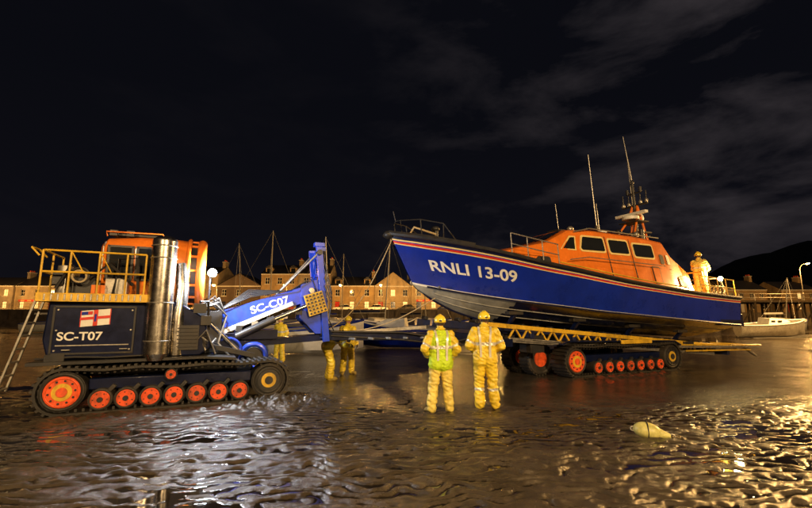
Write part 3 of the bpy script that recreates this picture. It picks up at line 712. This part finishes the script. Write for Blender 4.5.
mb.box((4.86,1.2,3.66),(.26,.2,.1),'armblue'); mb.cyl((4.86,1.05,3.45),(4.86,1.3,3.45),.07,'black')
mb.cyl((4.85,1.15,3.45),(3.9,1.7,2.35),.028,'galv',n=8); mb.cyl((4.85,2.05,3.45),(3.9,1.8,2.35),.028,'galv',n=8)
mb.beam((5.05,1.3,1.35),(5.5,1.6,1.22),.25,.25,'navy')
mb.box((4.80,1.12,2.12),(.48,.06,.55),'yellow',Matrix.Rotation(R(-18),3,'Y'))
for i in range(5):
    for j in range(6):
        v=Matrix.Rotation(R(-18),3,'Y')@Vector((-.19+i*.095,0,-.22+j*.088)); mb.cyl((4.8+v.x,1.07,2.12+v.z),(4.8+v.x,1.10,2.12+v.z),.028,'black',n=8)
for k in range(6):
    mb.tube([(2.5,1.2+.08*k,1.9),(3.2,1.2+.09*k,2.25+.04*k),(4.2,1.2+.1*k,2.45),(4.7,1.2+.12*k,2.8-.05*k),(5.0,1.2+.1*k,2.0),(5.0,1.25+.1*k,1.3)],.016,'black')
for k in range(4): mb.tube([(5.0,1.1,3.2-.2*k),(5.2,1.05,2.4-.1*k),(5.15,1.1,1.7),(5.4,1.4,1.35)],.014,'black')
mb.cyl((4.7,1.15,2.45),(4.7,2.05,2.45),.07,'steel'); mb.cyl((2.4,1.1,1.65),(2.4,2.1,1.65),.1,'steel')
mb.box((3.4,1.5,1.35),(1.0,.6,.22),'tblue'); mb.beam((2.6,1.35,1.1),(5.1,1.4,1.25),.12,.16,'tblue'); mb.beam((2.6,1.9,1.1),(5.1,1.85,1.25),.12,.16,'tblue')
for k in range(5): mb.box((3.0+.35*k,1.2,1.5+.1*k),(.14,.1,.14),'galv' if k%2 else 'black')
mb.obj('arm_structure',AR,bevel=.01)
tp,tf=text_pts('SC-C07')
mb=MB(); d=(A1-A0).normalized(); nrm=Vector((-d.z,0,d.x)); base=A0+d*.95+nrm*(-.09)
vs=[]
for a,bb in tp:
    v=base+d*(.95*a)+nrm*(.19*bb); vs.append((v.x,1.285,v.z))
mb.add(vs,tf,'white'); mb.obj('lettering',AR,smooth=False)

# ------------------------------------------------------------------ lifeboat
BO=empty('lifeboat',(-.48,11.8,0),YB)
LB=12.75
def itp(tab,u):
    for (a,va),(b_,vb) in zip(tab,tab[1:]):
        if u<=b_:
            return va+(vb-va)*(u-a)/(b_-a)
    return tab[-1][1]
def smo(tab,u,w=.04): return sum(itp(tab,min(1,max(0,u+k*w))) for k in(-1,-.5,0,.5,1))/5 if u>w else itp(tab,u)*(1-u/w)+u/w*sum(itp(tab,max(0,u+k*w))for k in(-1,-.5,0,.5,1))/5
ZS=[(0,4.12),(.1,3.82),(.3,3.24),(.55,2.84),(.8,2.58),(1,2.46)]
ZC=[(0,2.72),(.08,2.50),(.2,2.26),(.45,1.92),(1,1.50)]
ZK=[(0,2.5),(.06,2.05),(.18,1.66),(.35,1.48),(1,1.02)]
def bs(u): return .05+2.12*(1-(1-min(u/.40,1))**2.3)*(1-.06*max(0,u-.6)/.4)
def bc(u): return .03+1.90*(1-(1-min(u/.52,1))**1.75)
def hull(u,t):
    if t<=1:
        x=LB*u*(1-t)+(.72+(LB-.72)*u)*t
        b=bs(u)*(1-t)+bc(u)*t-.22*math.sin(math.pi*t)*max(0,1-u/.35)*min(1,u/.06)
        z=smo(ZS,u)*(1-t)+smo(ZC,u)*t
    else:
        s=t-1; x=(.72+(LB-.72)*u)*(1-s)+(1.05+(LB-1.05)*u)*s
        b=bc(u)*(1-s)+.03*s; z=smo(ZC,u)*(1-s)+smo(ZK,u)*s-.05*math.sin(math.pi*s)
    return x,max(b,.02),z
us=[(i/110)**1.2 for i in range(111)]
trows=[0,.05,.09,.118,.135,.175,.195,.3,.4,.5,.6,.7,.8,.9,.965,1.0,1.02,1.1,1.2,1.3,1.4,1.5,1.6,1.7,1.8,1.9,2.0]
def rowmat(t,u):
    if t<.09: return 'hullnavy'
    if t<.118: return 'cream'
    if t<.135: return 'blue'
    if t<.175: return 'red'
    if t<.195: return 'cream'
    if t<.96: return 'blue'
    if t<1.02: return 'white'
    return 'hullwhite_lit' if u<.23-.03*(t-1) else 'hullnavy'  # bow underside paler: its lit area is painted in over likely white paint
mb=MB()
for side in(-1,1):
    g=[[hull(u,t) for t in trows] for u in us]
    base=len(mb.v)
    for r_ in g:
        for x,b_,z in r_: mb.v.append((x,side*b_,z))
    nT=len(trows)
    for i in range(len(us)-1):
        for j in range(nT-1):
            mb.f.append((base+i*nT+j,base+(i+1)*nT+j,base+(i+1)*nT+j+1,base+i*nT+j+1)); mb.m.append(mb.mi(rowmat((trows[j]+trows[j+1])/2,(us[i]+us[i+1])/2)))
dk=[hull(u,0) for u in us]
vs=[];fs=[]
for x,b_,z in dk: vs+=[(x,-b_,z-.02),(x,0,z+.06),(x,b_,z-.02)]
for i in range(len(dk)-1):
    for j in(0,1): fs.append((3*i+j,3*i+3+j,3*i+4+j,3*i+1+j))
mb.add(vs,fs,'galv')
tr=[hull(1,t) for t in trows]
mb.add([(x,-b_,z) for x,b_,z in tr]+[(x,b_,z) for x,b_,z in tr[::-1]],[tuple(range(2*len(tr)))],'hullnavy')
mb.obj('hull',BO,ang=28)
mb=MB()
for side in(-1,1):
    mb.tube([(hull(u,0)[0],side*(hull(u,0)[1]+.015),hull(u,0)[2]) for u in us[::2]],.05,'black')
    mb.tube([(hull(u,1)[0],side*(hull(u,1)[1]+.01),hull(u,1)[2]) for u in us[6::2]],.03,'hullnavy')
    for t in(1.3,1.62): mb.tube([(hull(u,t)[0],side*(hull(u,t)[1]+.005),hull(u,t)[2]) for u in us[8::3]],.016,'hullwhite_lit')
mb.tube([hull(u,2)[0:1]+(0,)+hull(u,2)[2:3] for u in us[1::2]],.045,'hullnavy')
mb.ell((-.02,0,4.1),(.16,.16,.12),'black')
mb.tube([(hull(u,0)[0]-.03,-(hull(u,0)[1]+.02),hull(u,0)[2]+.03) for u in us[:24]],.075,'black')
mb.torus((.72,-.02,2.75),(0,1,0),.06,.018,'galv'); mb.cyl((1.3,-.5,2.6),(1.32,-.56,2.6),.04,'galv')
mb.obj('fendering',BO)
tp,tf=text_pts('RNLI 13-09')
mb=MB(); vs=[]
for a,bb in tp:
    u=.060+.175*a; H=smo(ZS,u)-smo(ZC,u); t=.62-(.31/H)*bb -.05*a
    e1=hull(u,t); e2=hull(u+.004,t); e3=hull(u,t+.01)
    P=Vector((e1[0],-e1[1],e1[2])); n_=(Vector((e2[0],-e2[1],e2[2]))-P).cross(Vector((e3[0],-e3[1],e3[2]))-P).normalized()
    if n_.y>0:n_=-n_
    vs.append(P+n_*.014)
mb.add(vs,tf,'white'); mb.obj('lettering',BO,smooth=False)
DX=.5
SS=[(2.5,.62,.45,3.35,3.42),(2.95,.9,.6,3.25,3.62),(3.7,1.2,.85,3.1,3.86),(4.25+DX,1.45,1.1,2.95,4.08),(5.15+DX,1.52,1.15,2.85,4.54),(6.2+DX,1.55,1.18,2.78,4.62),(8.0+DX,1.55,1.18,2.68,4.58),(9.5+DX,1.52,1.18,2.6,4.46),(9.9+DX,1.5,1.18,2.58,4.0),(11.35,1.42,1.15,2.5,3.45),(11.5,1.4,1.12,2.48,2.72)]
def ssv(x,k):
    for a,b_ in zip(SS,SS[1:]):
        if x<=b_[0]:
            q=(x-a[0])/(b_[0]-a[0]); return a[k]*(1-q)+b_[k]*q
    return SS[-1][k]
def side_y(x,z):
    wb,wt,zb,zt=[ssv(x,k) for k in(1,2,3,4)]
    q=(z-zb)/(zt-.1-zb); return wb*(1-q)+wt*q
mb=MB(); rings=[]
for x,wb,wt,zb,zt in SS:
    hh=max(zt-zb,.05); c=min(.1,hh*.4)
    rings.append([(x,-wb,zb-.15),(x,-wt,zt-c),(x,-wt+.05,zt-c*.35),(x,-wt+.16,zt),(x,-wt*.3,zt+.035),(x,wt*.3,zt+.035),(x,wt-.16,zt),(x,wt-.05,zt-c*.35),(x,wt,zt-c),(x,wb,zb-.15)])
mb.loft(rings,'orange')
mb.obj('wheelhouse',BO,ang=22)
mb=MB()
def pane(poly,k,off,th=.015):
    n=len(poly); o_=[(x,-(side_y(x,z)+off),z) for x,z in poly]; i_=[(x,-(side_y(x,z)+off-th-.02),z) for x,z in poly]
    mb.add(o_+i_,[tuple(range(n))]+[(i,(i+1)%n,n+(i+1)%n,n+i) for i in range(n)],k)
    o_=[(x,(side_y(x,z)+off),z) for x,z in poly]; mb.add(o_,[tuple(range(n))],k)
def rpoly(x0,x1,z0,z1,sk=0,r=.07):
    p=[]
    for cx,cz,a in((x1-r,z1-r,0),(x0+r+sk,z1-r,90),(x0+r,z0+r,180),(x1-r,z0+r,270)):
        for i in range(4): t=R(a+30*i); p.append((cx+r*math.cos(t),cz+r*math.sin(t)))
    return p
for (x0,x1,z0,z1,sk) in((5.5,6.5,3.88,4.32,.12),(6.75,7.62,3.86,4.30,0),(7.9,8.85,3.80,4.24,0)):
    x0+=DX;x1+=DX
    pane(rpoly(x0-.06,x1+.06,z0-.06,z1+.06,sk,.1),'cream',.012); pane(rpoly(x0,x1,z0,z1,sk),'glass',.022)
pane([(4.70+DX,3.86),(5.28+DX,3.84),(5.36+DX,4.32),(5.12+DX,4.32)],'cream',.012); pane([(4.80+DX,3.89),(5.22+DX,3.88),(5.3+DX,4.28),(5.13+DX,4.26)],'glass',.022)
for x in(9.25,9.6): pane(rpoly(x+DX-.1,x+DX+.1,3.6,3.95,0,.05),'black',.012)
pane(rpoly(10.5,11.0,2.85,3.2,0,.05),'black',.01)
for x in(6.62,7.76): pane([(x+DX-.012,3.0),(x+DX+.012,3.0),(x+DX+.012,4.4),(x+DX-.012,4.4)],'black',.006)
pane([(5.2,3.55),(10.2,3.45),(10.2,3.43),(5.2,3.53)],'black',.006)
pane(rpoly(4.3,4.75,3.3,3.6,0,.06),'black',.01); pane(rpoly(9.1,9.5,2.9,3.5,0,.06),'black',.008); pane(rpoly(9.13,9.47,2.93,3.47,0,.06),'orange',.014)
for y0,y1 in((-1.02,-.4),(-.34,.34),(.4,1.02)):
    P=lambda q,y:(4.25+DX+q*.9-.012,y*(1-.02*q),4.08+q*.46+.045)
    mb.add([P(.15,y0),P(.15,y1),P(.85,y1),P(.85,y0)],[(0,1,2,3)],'glass')
mb.obj('windows',BO,smooth=False)
mb=MB()
for side in(-1,1):
    mb.tube([(5.8,side*1.22,4.46),(6.4,side*1.28,4.60),(9.7,side*1.28,4.54)],.02,'galv')
    for x in(6.3,7.3,8.3,9.3): mb.tube([(x,side*1.16,4.54),(x,side*1.28,4.60)],.014,'galv')
    mb.tube([(5.3,side*1.5,3.5),(6,side*1.58,3.6),(9.5,side*1.58,3.5)],.016,'galv')
    for xs0 in([10.6,11.1,11.6,12.1,12.6],[2.9,3.35,3.8,4.3]):
        kk='yellow' if xs0[0]>5 else 'galv'
        for x in xs0:
            u=x/LB; hx_,hb,hz=hull(u,0); mb.tube([(hx_,side*(hb-.06),hz),(hx_,side*(hb-.1),hz+.62)],.016,kk)
        for hh in(.32,.62): mb.tube([(hull(x/LB,0)[0],side*(hull(x/LB,0)[1]-.08),hull(x/LB,0)[2]+hh) for x in xs0],.016,kk)
    mb.tube([(hull(x/LB,0)[0],side*(hull(x/LB,0)[1]-.12),hull(x/LB,0)[2]+.14) for x in(4.4,6,8,10)],.02,'yellow')
for side in(-1,1):
    mb.tube([(.3,side*.25,4.05),(.25,side*.22,4.50),(.75,side*.5,4.52),(1.3,side*.85,4.38),(1.7,side*1.05,3.75)],.018,'black')
    mb.tube([(.8,side*.5,3.95),(.75,side*.5,4.52)],.016,'black'); mb.tube([(1.3,side*.85,3.8),(1.3,side*.85,4.38)],.016,'black')
mb.tube([(.25,-.22,4.50),(.2,0,4.52),(.25,.22,4.50)],.018,'black')
mb.cyl((1.5,0,3.8),(1.5,0,4.35),.08,'black'); mb.tube([(.2,0,4.5),(.12,0,4.8)],.012,'black'); mb.ell((1.5,0,4.4),(.13,.13,.09),'black')
mb.box((2.1,.1,3.85),(.3,.3,.25),'black'); mb.cyl((.95,-.2,4.0),(.95,.2,4.0),.1,'black')
mb.tube([(.5,-.3,4.1),(.6,-.4,4.3),(.9,-.5,4.2),(1.2,-.6,4.1)],.03,'rope')
mb.obj('rails',BO)
mb=MB()
mx=10.35
for y in(-.32,.32):
    mb.tube([(mx-.95,y*1.6,4.45),(mx-.2,y*.6,5.5),(mx,y*.3,6.1)],.04,'orange'); mb.tube([(mx+.1,y*1.6,3.9),(mx+.05,y*.6,5.5),(mx,y*.3,6.1)],.04,'orange')
for z,wd in((4.95,.7),(5.4,.55)): 
    mb.box((mx-.15,0,z),(.6,wd+.3,.04),'black')
mb.cyl((mx,0,5.0),(mx-.05,0,7.1),.06,'black',r1=.045); mb.cyl((mx-.05,0,7.1),(mx-.35,0,8.9),.025,'galv',r1=.012)
mb.cyl((mx-.3,0,5.5),(mx-.3,0,5.62),.3,'white',n=24); mb.box((mx-.25,0,5.72),(.16,1.3,.1),'white')
mb.box((mx,0,6.1),(.08,1.1,.05),'black'); mb.box((mx,0,6.6),(.06,.6,.04),'black')
for y in(-.5,-.25,.25,.5): mb.cyl((mx,y,6.1),(mx,y,6.45+.3*abs(y)),.018,'black'); mb.ell((mx,y,6.2),(.06,.06,.1),'galv')
for y in(-.28,.28): mb.cyl((mx,y,6.6),(mx,y,6.8),.05,'black')
mb.ell((mx+.2,0,5.62),(.16,.16,.2),'white'); mb.ell((mx-.05,0,7.05),(.07,.07,.1),'black')
mb.cyl((mx+.2,.2,5.0),(mx+.05,.2,8.2),.018,'galv',r1=.008)
mb.box((mx-1.0,-.5,4.7),(.25,.2,.2),'black'); mb.cyl((mx-.5,-.55,4.3),(mx-.5,-.55,5.0),.09,'black'); mb.ell((mx-.8,-.55,4.78),(.1,.1,.12),'galv')
mb.cyl((mx-1.4,-.3,4.5),(mx-1.4,-.3,4.8),.06,'galv'); mb.ell((mx-1.4,-.3,4.87),(.12,.1,.1),'black')
for x,y,z0,x2,y2,z1,r_ in((7.2,-.9,4.5,6.95,-.95,7.3,.018),(7.2,.8,4.5,7.05,.8,6.0,.014),(8.0,-.3,4.55,7.95,-.3,5.5,.02),(8.7,.3,4.55,8.65,.3,5.8,.016),(9.4,.9,4.4,9.3,.9,6.3,.014)):
    mb.cyl((x,y,z0),(x+(x2-x)*.12,y,z0+(z1-z0)*.12),.04,'black',n=8); mb.cyl((x,y,z0),(x2,y2,z1),r_,'galv',r1=r_*.6,n=6)
mb.box((6.25,0,4.70),(.3,.5,.12),'black'); mb.ell((6.5,-.4,4.76),(.12,.1,.1),'galv'); mb.box((7.6,-.7,4.66),(.3,.25,.1),'white')
mb.obj('mast_and_antennas',BO)
mb=MB()
for y in(-.7,.7): mb.cyl((10.7,y,3.85),(11.25,y,3.62),.2,'white',n=20)
mb.tube([(11.6,-1.6,2.5),(11.6,-1.5,3.4),(11.6,1.5,3.4),(11.6,1.6,2.5)],.03,'yellow'); mb.box((12.1,0,2.75),(.7,1.6,.5),'orange')
mb.tube([(12.5,-1.7,2.5),(12.5,-1.6,3.2),(12.5,1.6,3.2),(12.5,1.7,2.5)],.025,'galv')
mb.ell((12.2,-1.75,3.15),(.08,.08,.08),'lampy'); mb.cyl((12.2,-1.75,2.6),(12.2,-1.75,3.1),.02,'black')
mb.ext([(11.6,2.0),(12.9,1.9),(12.95,1.45),(11.6,1.5)],-1.95,1.95,'hullnavy')
for y in(-.9,.9): mb.cyl((12.6,y,1.55),(13.1,y,1.5),.28,'galv',n=20)
for k in range(4): mb.torus((11.7+.22*k,-1.72,2.75),(0,1,.2),.12,.03,'rope')
mb.obj('aft_deck_gear',BO,bevel=.01)
l=bpy.data.lights.new('deck_lamp','POINT'); l.energy=180; l.color=(1,.68,.25); l.shadow_soft_size=.06
o=bpy.data.objects.new('deck_lamp',l); COL.objects.link(o); o.parent=BO; o.location=(12.2,-1.6,3.4)
mb=MB()
def w2b(p):
    d=Vector(p)-Vector((-.48,11.8,0)); c,s_=math.cos(-YB),math.sin(-YB); return Vector((d.x*c-d.y*s_,d.x*s_+d.y*c,d.z))
def t2w(p):
    c,s_=math.cos(R(25.3)),math.sin(R(25.3)); return Vector((-6.18+p[0]*c-p[1]*s_,7.79+p[0]*s_+p[1]*c,p[2]))
for st_,en,sag in(((.1,0,4.0),w2b(t2w((5.2,1.6,1.4))),.5),((1.2,-.5,2.3),w2b(t2w((5.3,1.5,1.35))),.25)):
    st_=Vector(st_); mb.tube([st_.lerp(en,k/14)-Vector((0,0,sag*math.sin(math.pi*k/14))) for k in range(15)],.014,'rope')
mb.obj('bow_rope',BO)

# ------------------------------------------------------------------ people
def capmesh(caps):
    mb=MB()
    for c in caps:
        p0,p1,r0,r1=Vector(c[0]),Vector(c[1]),c[2],c[3]
        mb.ell(p0,r0,'skin',nu=14,nv=8); mb.ell(p1,r1,'skin',nu=14,nv=8)
        if (p1-p0).length>1e-3: mb.cyl(p0,p1,r0,'skin',r1=r1,n=14)
    return mb
def blob(name,caps,voxel,parent,fold=0.,seed=0,smooth=2):
    mb=capmesh(caps); tmp=mb.obj('tmp')
    md=tmp.modifiers.new('r','REMESH'); md.mode='VOXEL'; md.voxel_size=voxel
    dg=bpy.context.evaluated_depsgraph_get()
    me=bpy.data.meshes.new_from_object(tmp.evaluated_get(dg)); bpy.data.objects.remove(tmp)
    bm=bmesh.new(); bm.from_mesh(me)
    for _ in range(smooth): bmesh.ops.smooth_vert(bm,verts=bm.verts,factor=.5,use_axis_x=True,use_axis_y=True,use_axis_z=True)
    bm.normal_update()
    if fold>0:
        for v in bm.verts:
            p=v.co; q=Vector((p.x*6+seed,p.y*6,p.z*15+p.x*5)); f=1-abs(noise.noise(q))*2.6
            f2=noise.noise(Vector((p.x*20,p.y*20+seed,p.z*30)))
            kf=1.35 if p.z<.55 else 1.
            v.co=p+v.normal*(fold*kf*f+fold*.45*f2)
    bm.to_mesh(me); bm.free(); me.materials.clear()
    C=[(np.array(c[0],float),np.array(c[1],float),c[2],c[3],c[4],c[5] if len(c)>5 else None) for c in caps]
    cen=np.zeros(len(me.polygons)*3); me.polygons.foreach_get('center',cen); cen=cen.reshape(-1,3)
    best=np.full(len(cen),1e9); bi=np.zeros(len(cen),int); bt=np.zeros(len(cen))
    for i,(a,b_,r0,r1,k,bands) in enumerate(C):
        d=b_-a; L2=max(d.dot(d),1e-9); t=np.clip(((cen-a)@d)/L2,0,1)
        dist=np.linalg.norm(cen-(a+t[:,None]*d),axis=1)-(r0+(r1-r0)*t)
        q=dist<best; best[q]=dist[q];bi[q]=i;bt[q]=t[q]
    keys=[];mi=[]
    for i,t,c in zip(bi,bt,cen):
        k=C[i][4]; bands=C[i][5]
        if bands:
            for a,b_,kk in bands:
                if a<=t<=b_: k=kk
        if k not in keys: keys.append(k)
        mi.append(keys.index(k))
    for k in keys: me.materials.append(M[k])
    me.polygons.foreach_set('material_index',mi); me.polygons.foreach_set('use_smooth',[True]*len(me.polygons))
    ob=bpy.data.objects.new(name,me); COL.objects.link(ob); ob.parent=parent; return ob
def person(loc,yaw,J={},top='oilskin',leg='oilpale',vest=None,scale=1.,seed=0,kind='lifeboat_crew_member',headyaw=0.,headpitch=0.,braces=False,legband=True):
    e=empty(kind,loc,yaw); e.scale=(scale,)*3
    P=dict(hipL=(-.10,0,.93),hipR=(.10,0,.93),pel=(0,0,.90),waist=(0,0,1.10),chest=(0,0,1.34),neck=(0,0,1.50),head=(0,.02,1.665),
      kneeL=(-.125,.03,.50),kneeR=(.13,.02,.50),ankL=(-.15,-.01,.10),ankR=(.16,0,.10),toeL=(-.20,.15,.05),toeR=(.22,.15,.05),
      shL=(-.185,0,1.425),shR=(.185,0,1.425),elL=(-.29,-.05,1.16),elR=(.29,-.05,1.16),wrL=(-.27,.10,.93),wrR=(.27,.10,.93))
    P.update(J)
    off=Vector((.075,0,0)); ve=vest or top
    tb=[(.30,.52,'reflect')]
    lb=[(.30,.42,'reflect')] if legband else None
    V=lambda k:Vector(P[k])
    caps=[(V('hipL'),V('hipR'),.125,.125,leg),
      (V('pel')-off,V('waist')-off,.160,.132,ve),(V('pel')+off,V('waist')+off,.160,.132,ve),
      (V('waist')-off,V('chest')-off,.132,.140,ve,tb),(V('waist')+off,V('chest')+off,.132,.140,ve,tb),
      (V('chest')-off*.9,V('chest')+off*.9,.140,.140,ve),
      (V('chest'),V('neck'),.13,.075,ve),
      (V('shL')*.8+V('neck')*.2-Vector((0,0,.02)),V('shR')*.8+V('neck')*.2-Vector((0,0,.02)),.085,.085,ve),
      (V('neck'),V('neck').lerp(V('head'),.6),.072,.055,top)]
    for s in'LR':
        caps+=[(V('hip'+s),V('knee'+s),.120,.092,leg),(V('knee'+s),V('ank'+s),.092,.086,leg,lb),
           (V('knee'+s).lerp(V('ank'+s),.8),V('ank'+s)-Vector((0,0,.03)),.074,.058,'boot'),
           (V('ank'+s)-Vector((0,0,.045)),V('toe'+s),.055,.044,'boot'),
           (V('sh'+s),V('el'+s),.088,.072,top,[(.66,.80,'reflect')]),(V('el'+s),V('wr'+s),.070,.052,top,[(.6,.74,'reflect')])]
    blob('body',caps,.012,e,fold=.013,seed=seed)
    if braces:
        mb=MB()
        for sx in(-1,1):
            pts=[(sx*.085,-.156,.96),(sx*.085,-.148,1.12),(sx*.095,-.154,1.32),(sx*.11,-.125,1.43),(sx*.115,-.02,1.52),(sx*.11,.1,1.45)]
            rings=[[Vector(p)+Vector((dx,0,0))+Vector((0,dy,0)) for dx,dy in((-.020,0),(.020,0),(.020,-.008),(-.020,-.008))] for p in pts]
            mb.loft(rings,'reflect')
        mb.obj('reflective_braces',e)
    for s,sg in(('L',-1),('R',1)):
        wr=V('wr'+s); d=(wr-V('el'+s)).normalized()
        inn=Vector((-sg,0,0)); inn=(inn-d*inn.dot(d)).normalized(); wdir=d.cross(inn).normalized()
        if wdir.y<0: wdir=-wdir
        c=[]
        for q in(-.028,-.009,.010,.028): c.append((wr+wdir*q*.7,wr+d*.09+wdir*q,.017,.013,'glove'))
        for q,l in((-.030,.055),(-.010,.070),(.010,.075),(.030,.068)):
            b0=wr+d*.09+wdir*q; b1=b0+d*l*.55+inn*l*.2; b2=b1+d*l*.35+inn*l*.45; c+=[(b0,b1,.0105,.0095,'glove'),(b1,b2,.0095,.008,'glove')]
        t0=wr+d*.03+wdir*.028; t1=t0+d*.03+wdir*.03+inn*.01; t2=t1+d*.032+inn*.015; c+=[(t0,t1,.014,.011,'glove'),(t1,t2,.011,.009,'glove')]
        blob('hand_'+s.lower(),c,.0055,e,smooth=1)
    H=empty('head',P['head']); H.parent=e; H.rotation_euler=(headpitch,0,headyaw)
    mb=MB(); rings=[]
    for i in range(15):
        t=-math.pi/2+math.pi*i/14; z=math.sin(t); q=max(math.cos(t),.01); ring=[]
        for j in range(22):
            p=2*math.pi*j/22; x=math.cos(p)*q*.077; y=math.sin(p)*q*.095
            if z<-.1: x*=1+.28*(z+.1); y*= 1+(.15 if y<0 else .02)*(z+.1)
            if y>0 and abs(x)<.02 and -.35<z<.1: y+=.018*(1-abs(x)/.02)
            if y>0 and .02<z<.22 and .015<abs(x)<.05: y-=.008
            ring.append((x,y,z*.122))
        rings.append(ring)
    mb.loft(rings,'skin')
    mb.ell((0,.108,-.018),(.012,.016,.022),'skin',nu=8,nv=6)
    for sx in(-1,1):
        mb.ell((sx*.080,-.002,-.005),(.010,.020,.032),'skin',nu=8,nv=6)
        mb.ell((sx*.030,.082,.012),(.013,.008,.008),'white',nu=8,nv=6); mb.ell((sx*.030,.089,.012),(.006,.004,.006),'black',nu=8,nv=6)
        mb.box((sx*.03,.091,.032),(.03,.008,.006),'hair')
    mb.box((0,.088,-.060),(.045,.008,.009),'red')
    mb.ell((0,-.022,.0),(.081,.086,.12),'hair',z0=-.45,z1=.8)
    mb.obj('face',H)
    mb=MB()
    mb.ell((0,-.005,.028),(.112,.128,.122),'helmet',nu=24,nv=10,z0=-.25)
    mb.ell((0,.0,.006),(.121,.140,.018),'helmet',nu=24,nv=6)
    mb.ell((0,-.005,.15),(.03,.09,.012),'helmet',nu=12,nv=6)
    mb.box((0,-.132,.03),(.05,.01,.03),'black')
    for sx in(-1,1): mb.tube([(sx*.105,0,0),(sx*.088,.01,-.06),(sx*.05,.03,-.118),(0,.04,-.13)],.007,'black')
    mb.obj('helmet',H)
    mb=MB()
    n_=V('neck'); mb.torus(n_+Vector((0,0,.035)),(0,.1,1),.070,.024,top,n=20)
    mb.obj('collar',e)
    return e
person((.66,8.2,0),R(8),dict(elL=(-.32,-.04,1.17),wrL=(-.22,.16,1.02),elR=(.31,-.06,1.16),wrR=(.25,.13,.98),kneeL=(-.14,.02,.5),ankL=(-.19,-.02,.1),toeL=(-.26,.12,.05)),top='oilskin',leg='oilpale',vest='hiviz',scale=1.0,seed=3,braces=True,headyaw=R(-8),legband=False)
person((1.56,8.5,0),R(-6),dict(elL=(-.30,-.02,1.16),wrL=(-.20,.17,1.05),elR=(.31,-.02,1.16),wrR=(.20,.17,1.05),kneeL=(-.12,.05,.5),ankL=(-.12,.0,.10),toeL=(-.15,.16,.05)),top='oilskin',leg='oilskin',scale=1.04,seed=11,braces=True,headyaw=R(18))
person((-5.0,17.0,0),R(160),dict(),top='oilskin',leg='oilskin',seed=5,legband=False)
bend=dict(pel=(0,-.08,.93),hipL=(-.1,-.08,.88),hipR=(.1,-.08,.88),waist=(0,.02,1.04),chest=(0,.20,1.17),neck=(0,.34,1.26),head=(0,.45,1.36),shL=(-.18,.25,1.2),shR=(.18,.25,1.2),elL=(-.24,.38,.98),elR=(.24,.38,.98),wrL=(-.15,.55,.95),wrR=(.15,.55,.95),kneeL=(-.13,.06,.48),kneeR=(.14,.04,.48))
person((-2.2,12.4,0),R(-70),bend,top='oilskin',leg='oilskin',seed=8,headpitch=R(-25),legband=False)
person((-1.85,13.6,0),R(-150),dict(elR=(.28,.06,1.18),wrR=(.18,.28,1.08)),top='oilskin',leg='oilskin',seed=9,legband=False)
cb,sb=math.cos(YB),math.sin(YB)
def b2w(x,y,z): return (-.48+x*cb-y*sb,11.8+x*sb+y*cb,z)
person(b2w(12.05,-1.15,2.40),R(-60),dict(elL=(-.25,.08,1.18),wrL=(-.12,.3,1.12),elR=(.26,.1,1.18),wrR=(.12,.3,1.12)),top='oilpale',leg='oilpale',seed=15,legband=False)
person(b2w(12.3,.6,2.45),R(150),dict(),top='oilskin',leg='oilskin',seed=17,legband=False)

# ------------------------------------------------------------------ buoy
BU=empty('mooring_buoy',(3.6,6.6,0),R(-20))
mb=MB(); rot=Matrix.Rotation(R(8),3,'Y')
mb.ell((0,0,.085),(.19,.14,.12),'buoy',nu=24,nv=14,rot=rot)
mb.cyl((.15,0,.06),(.30,0,.03),.075,'buoy',r1=.03,n=16); mb.torus((.325,0,.03),(0,1,0),.032,.01,'galv',n=16)
mb.torus((0,0,.085),(1,0,0),.132,.010,'black'); mb.torus((-.19,0,.10),(0,1,0),.03,.01,'galv',n=16)
mb.obj('float',BU)
mb=MB(); mb.tube([(.33,0,.03),(.38,.05,.02),(.42,.0,.018),(.45,.1,.018),(.40,.2,.018)],.010,'rope'); mb.obj('rope_tail',BU)
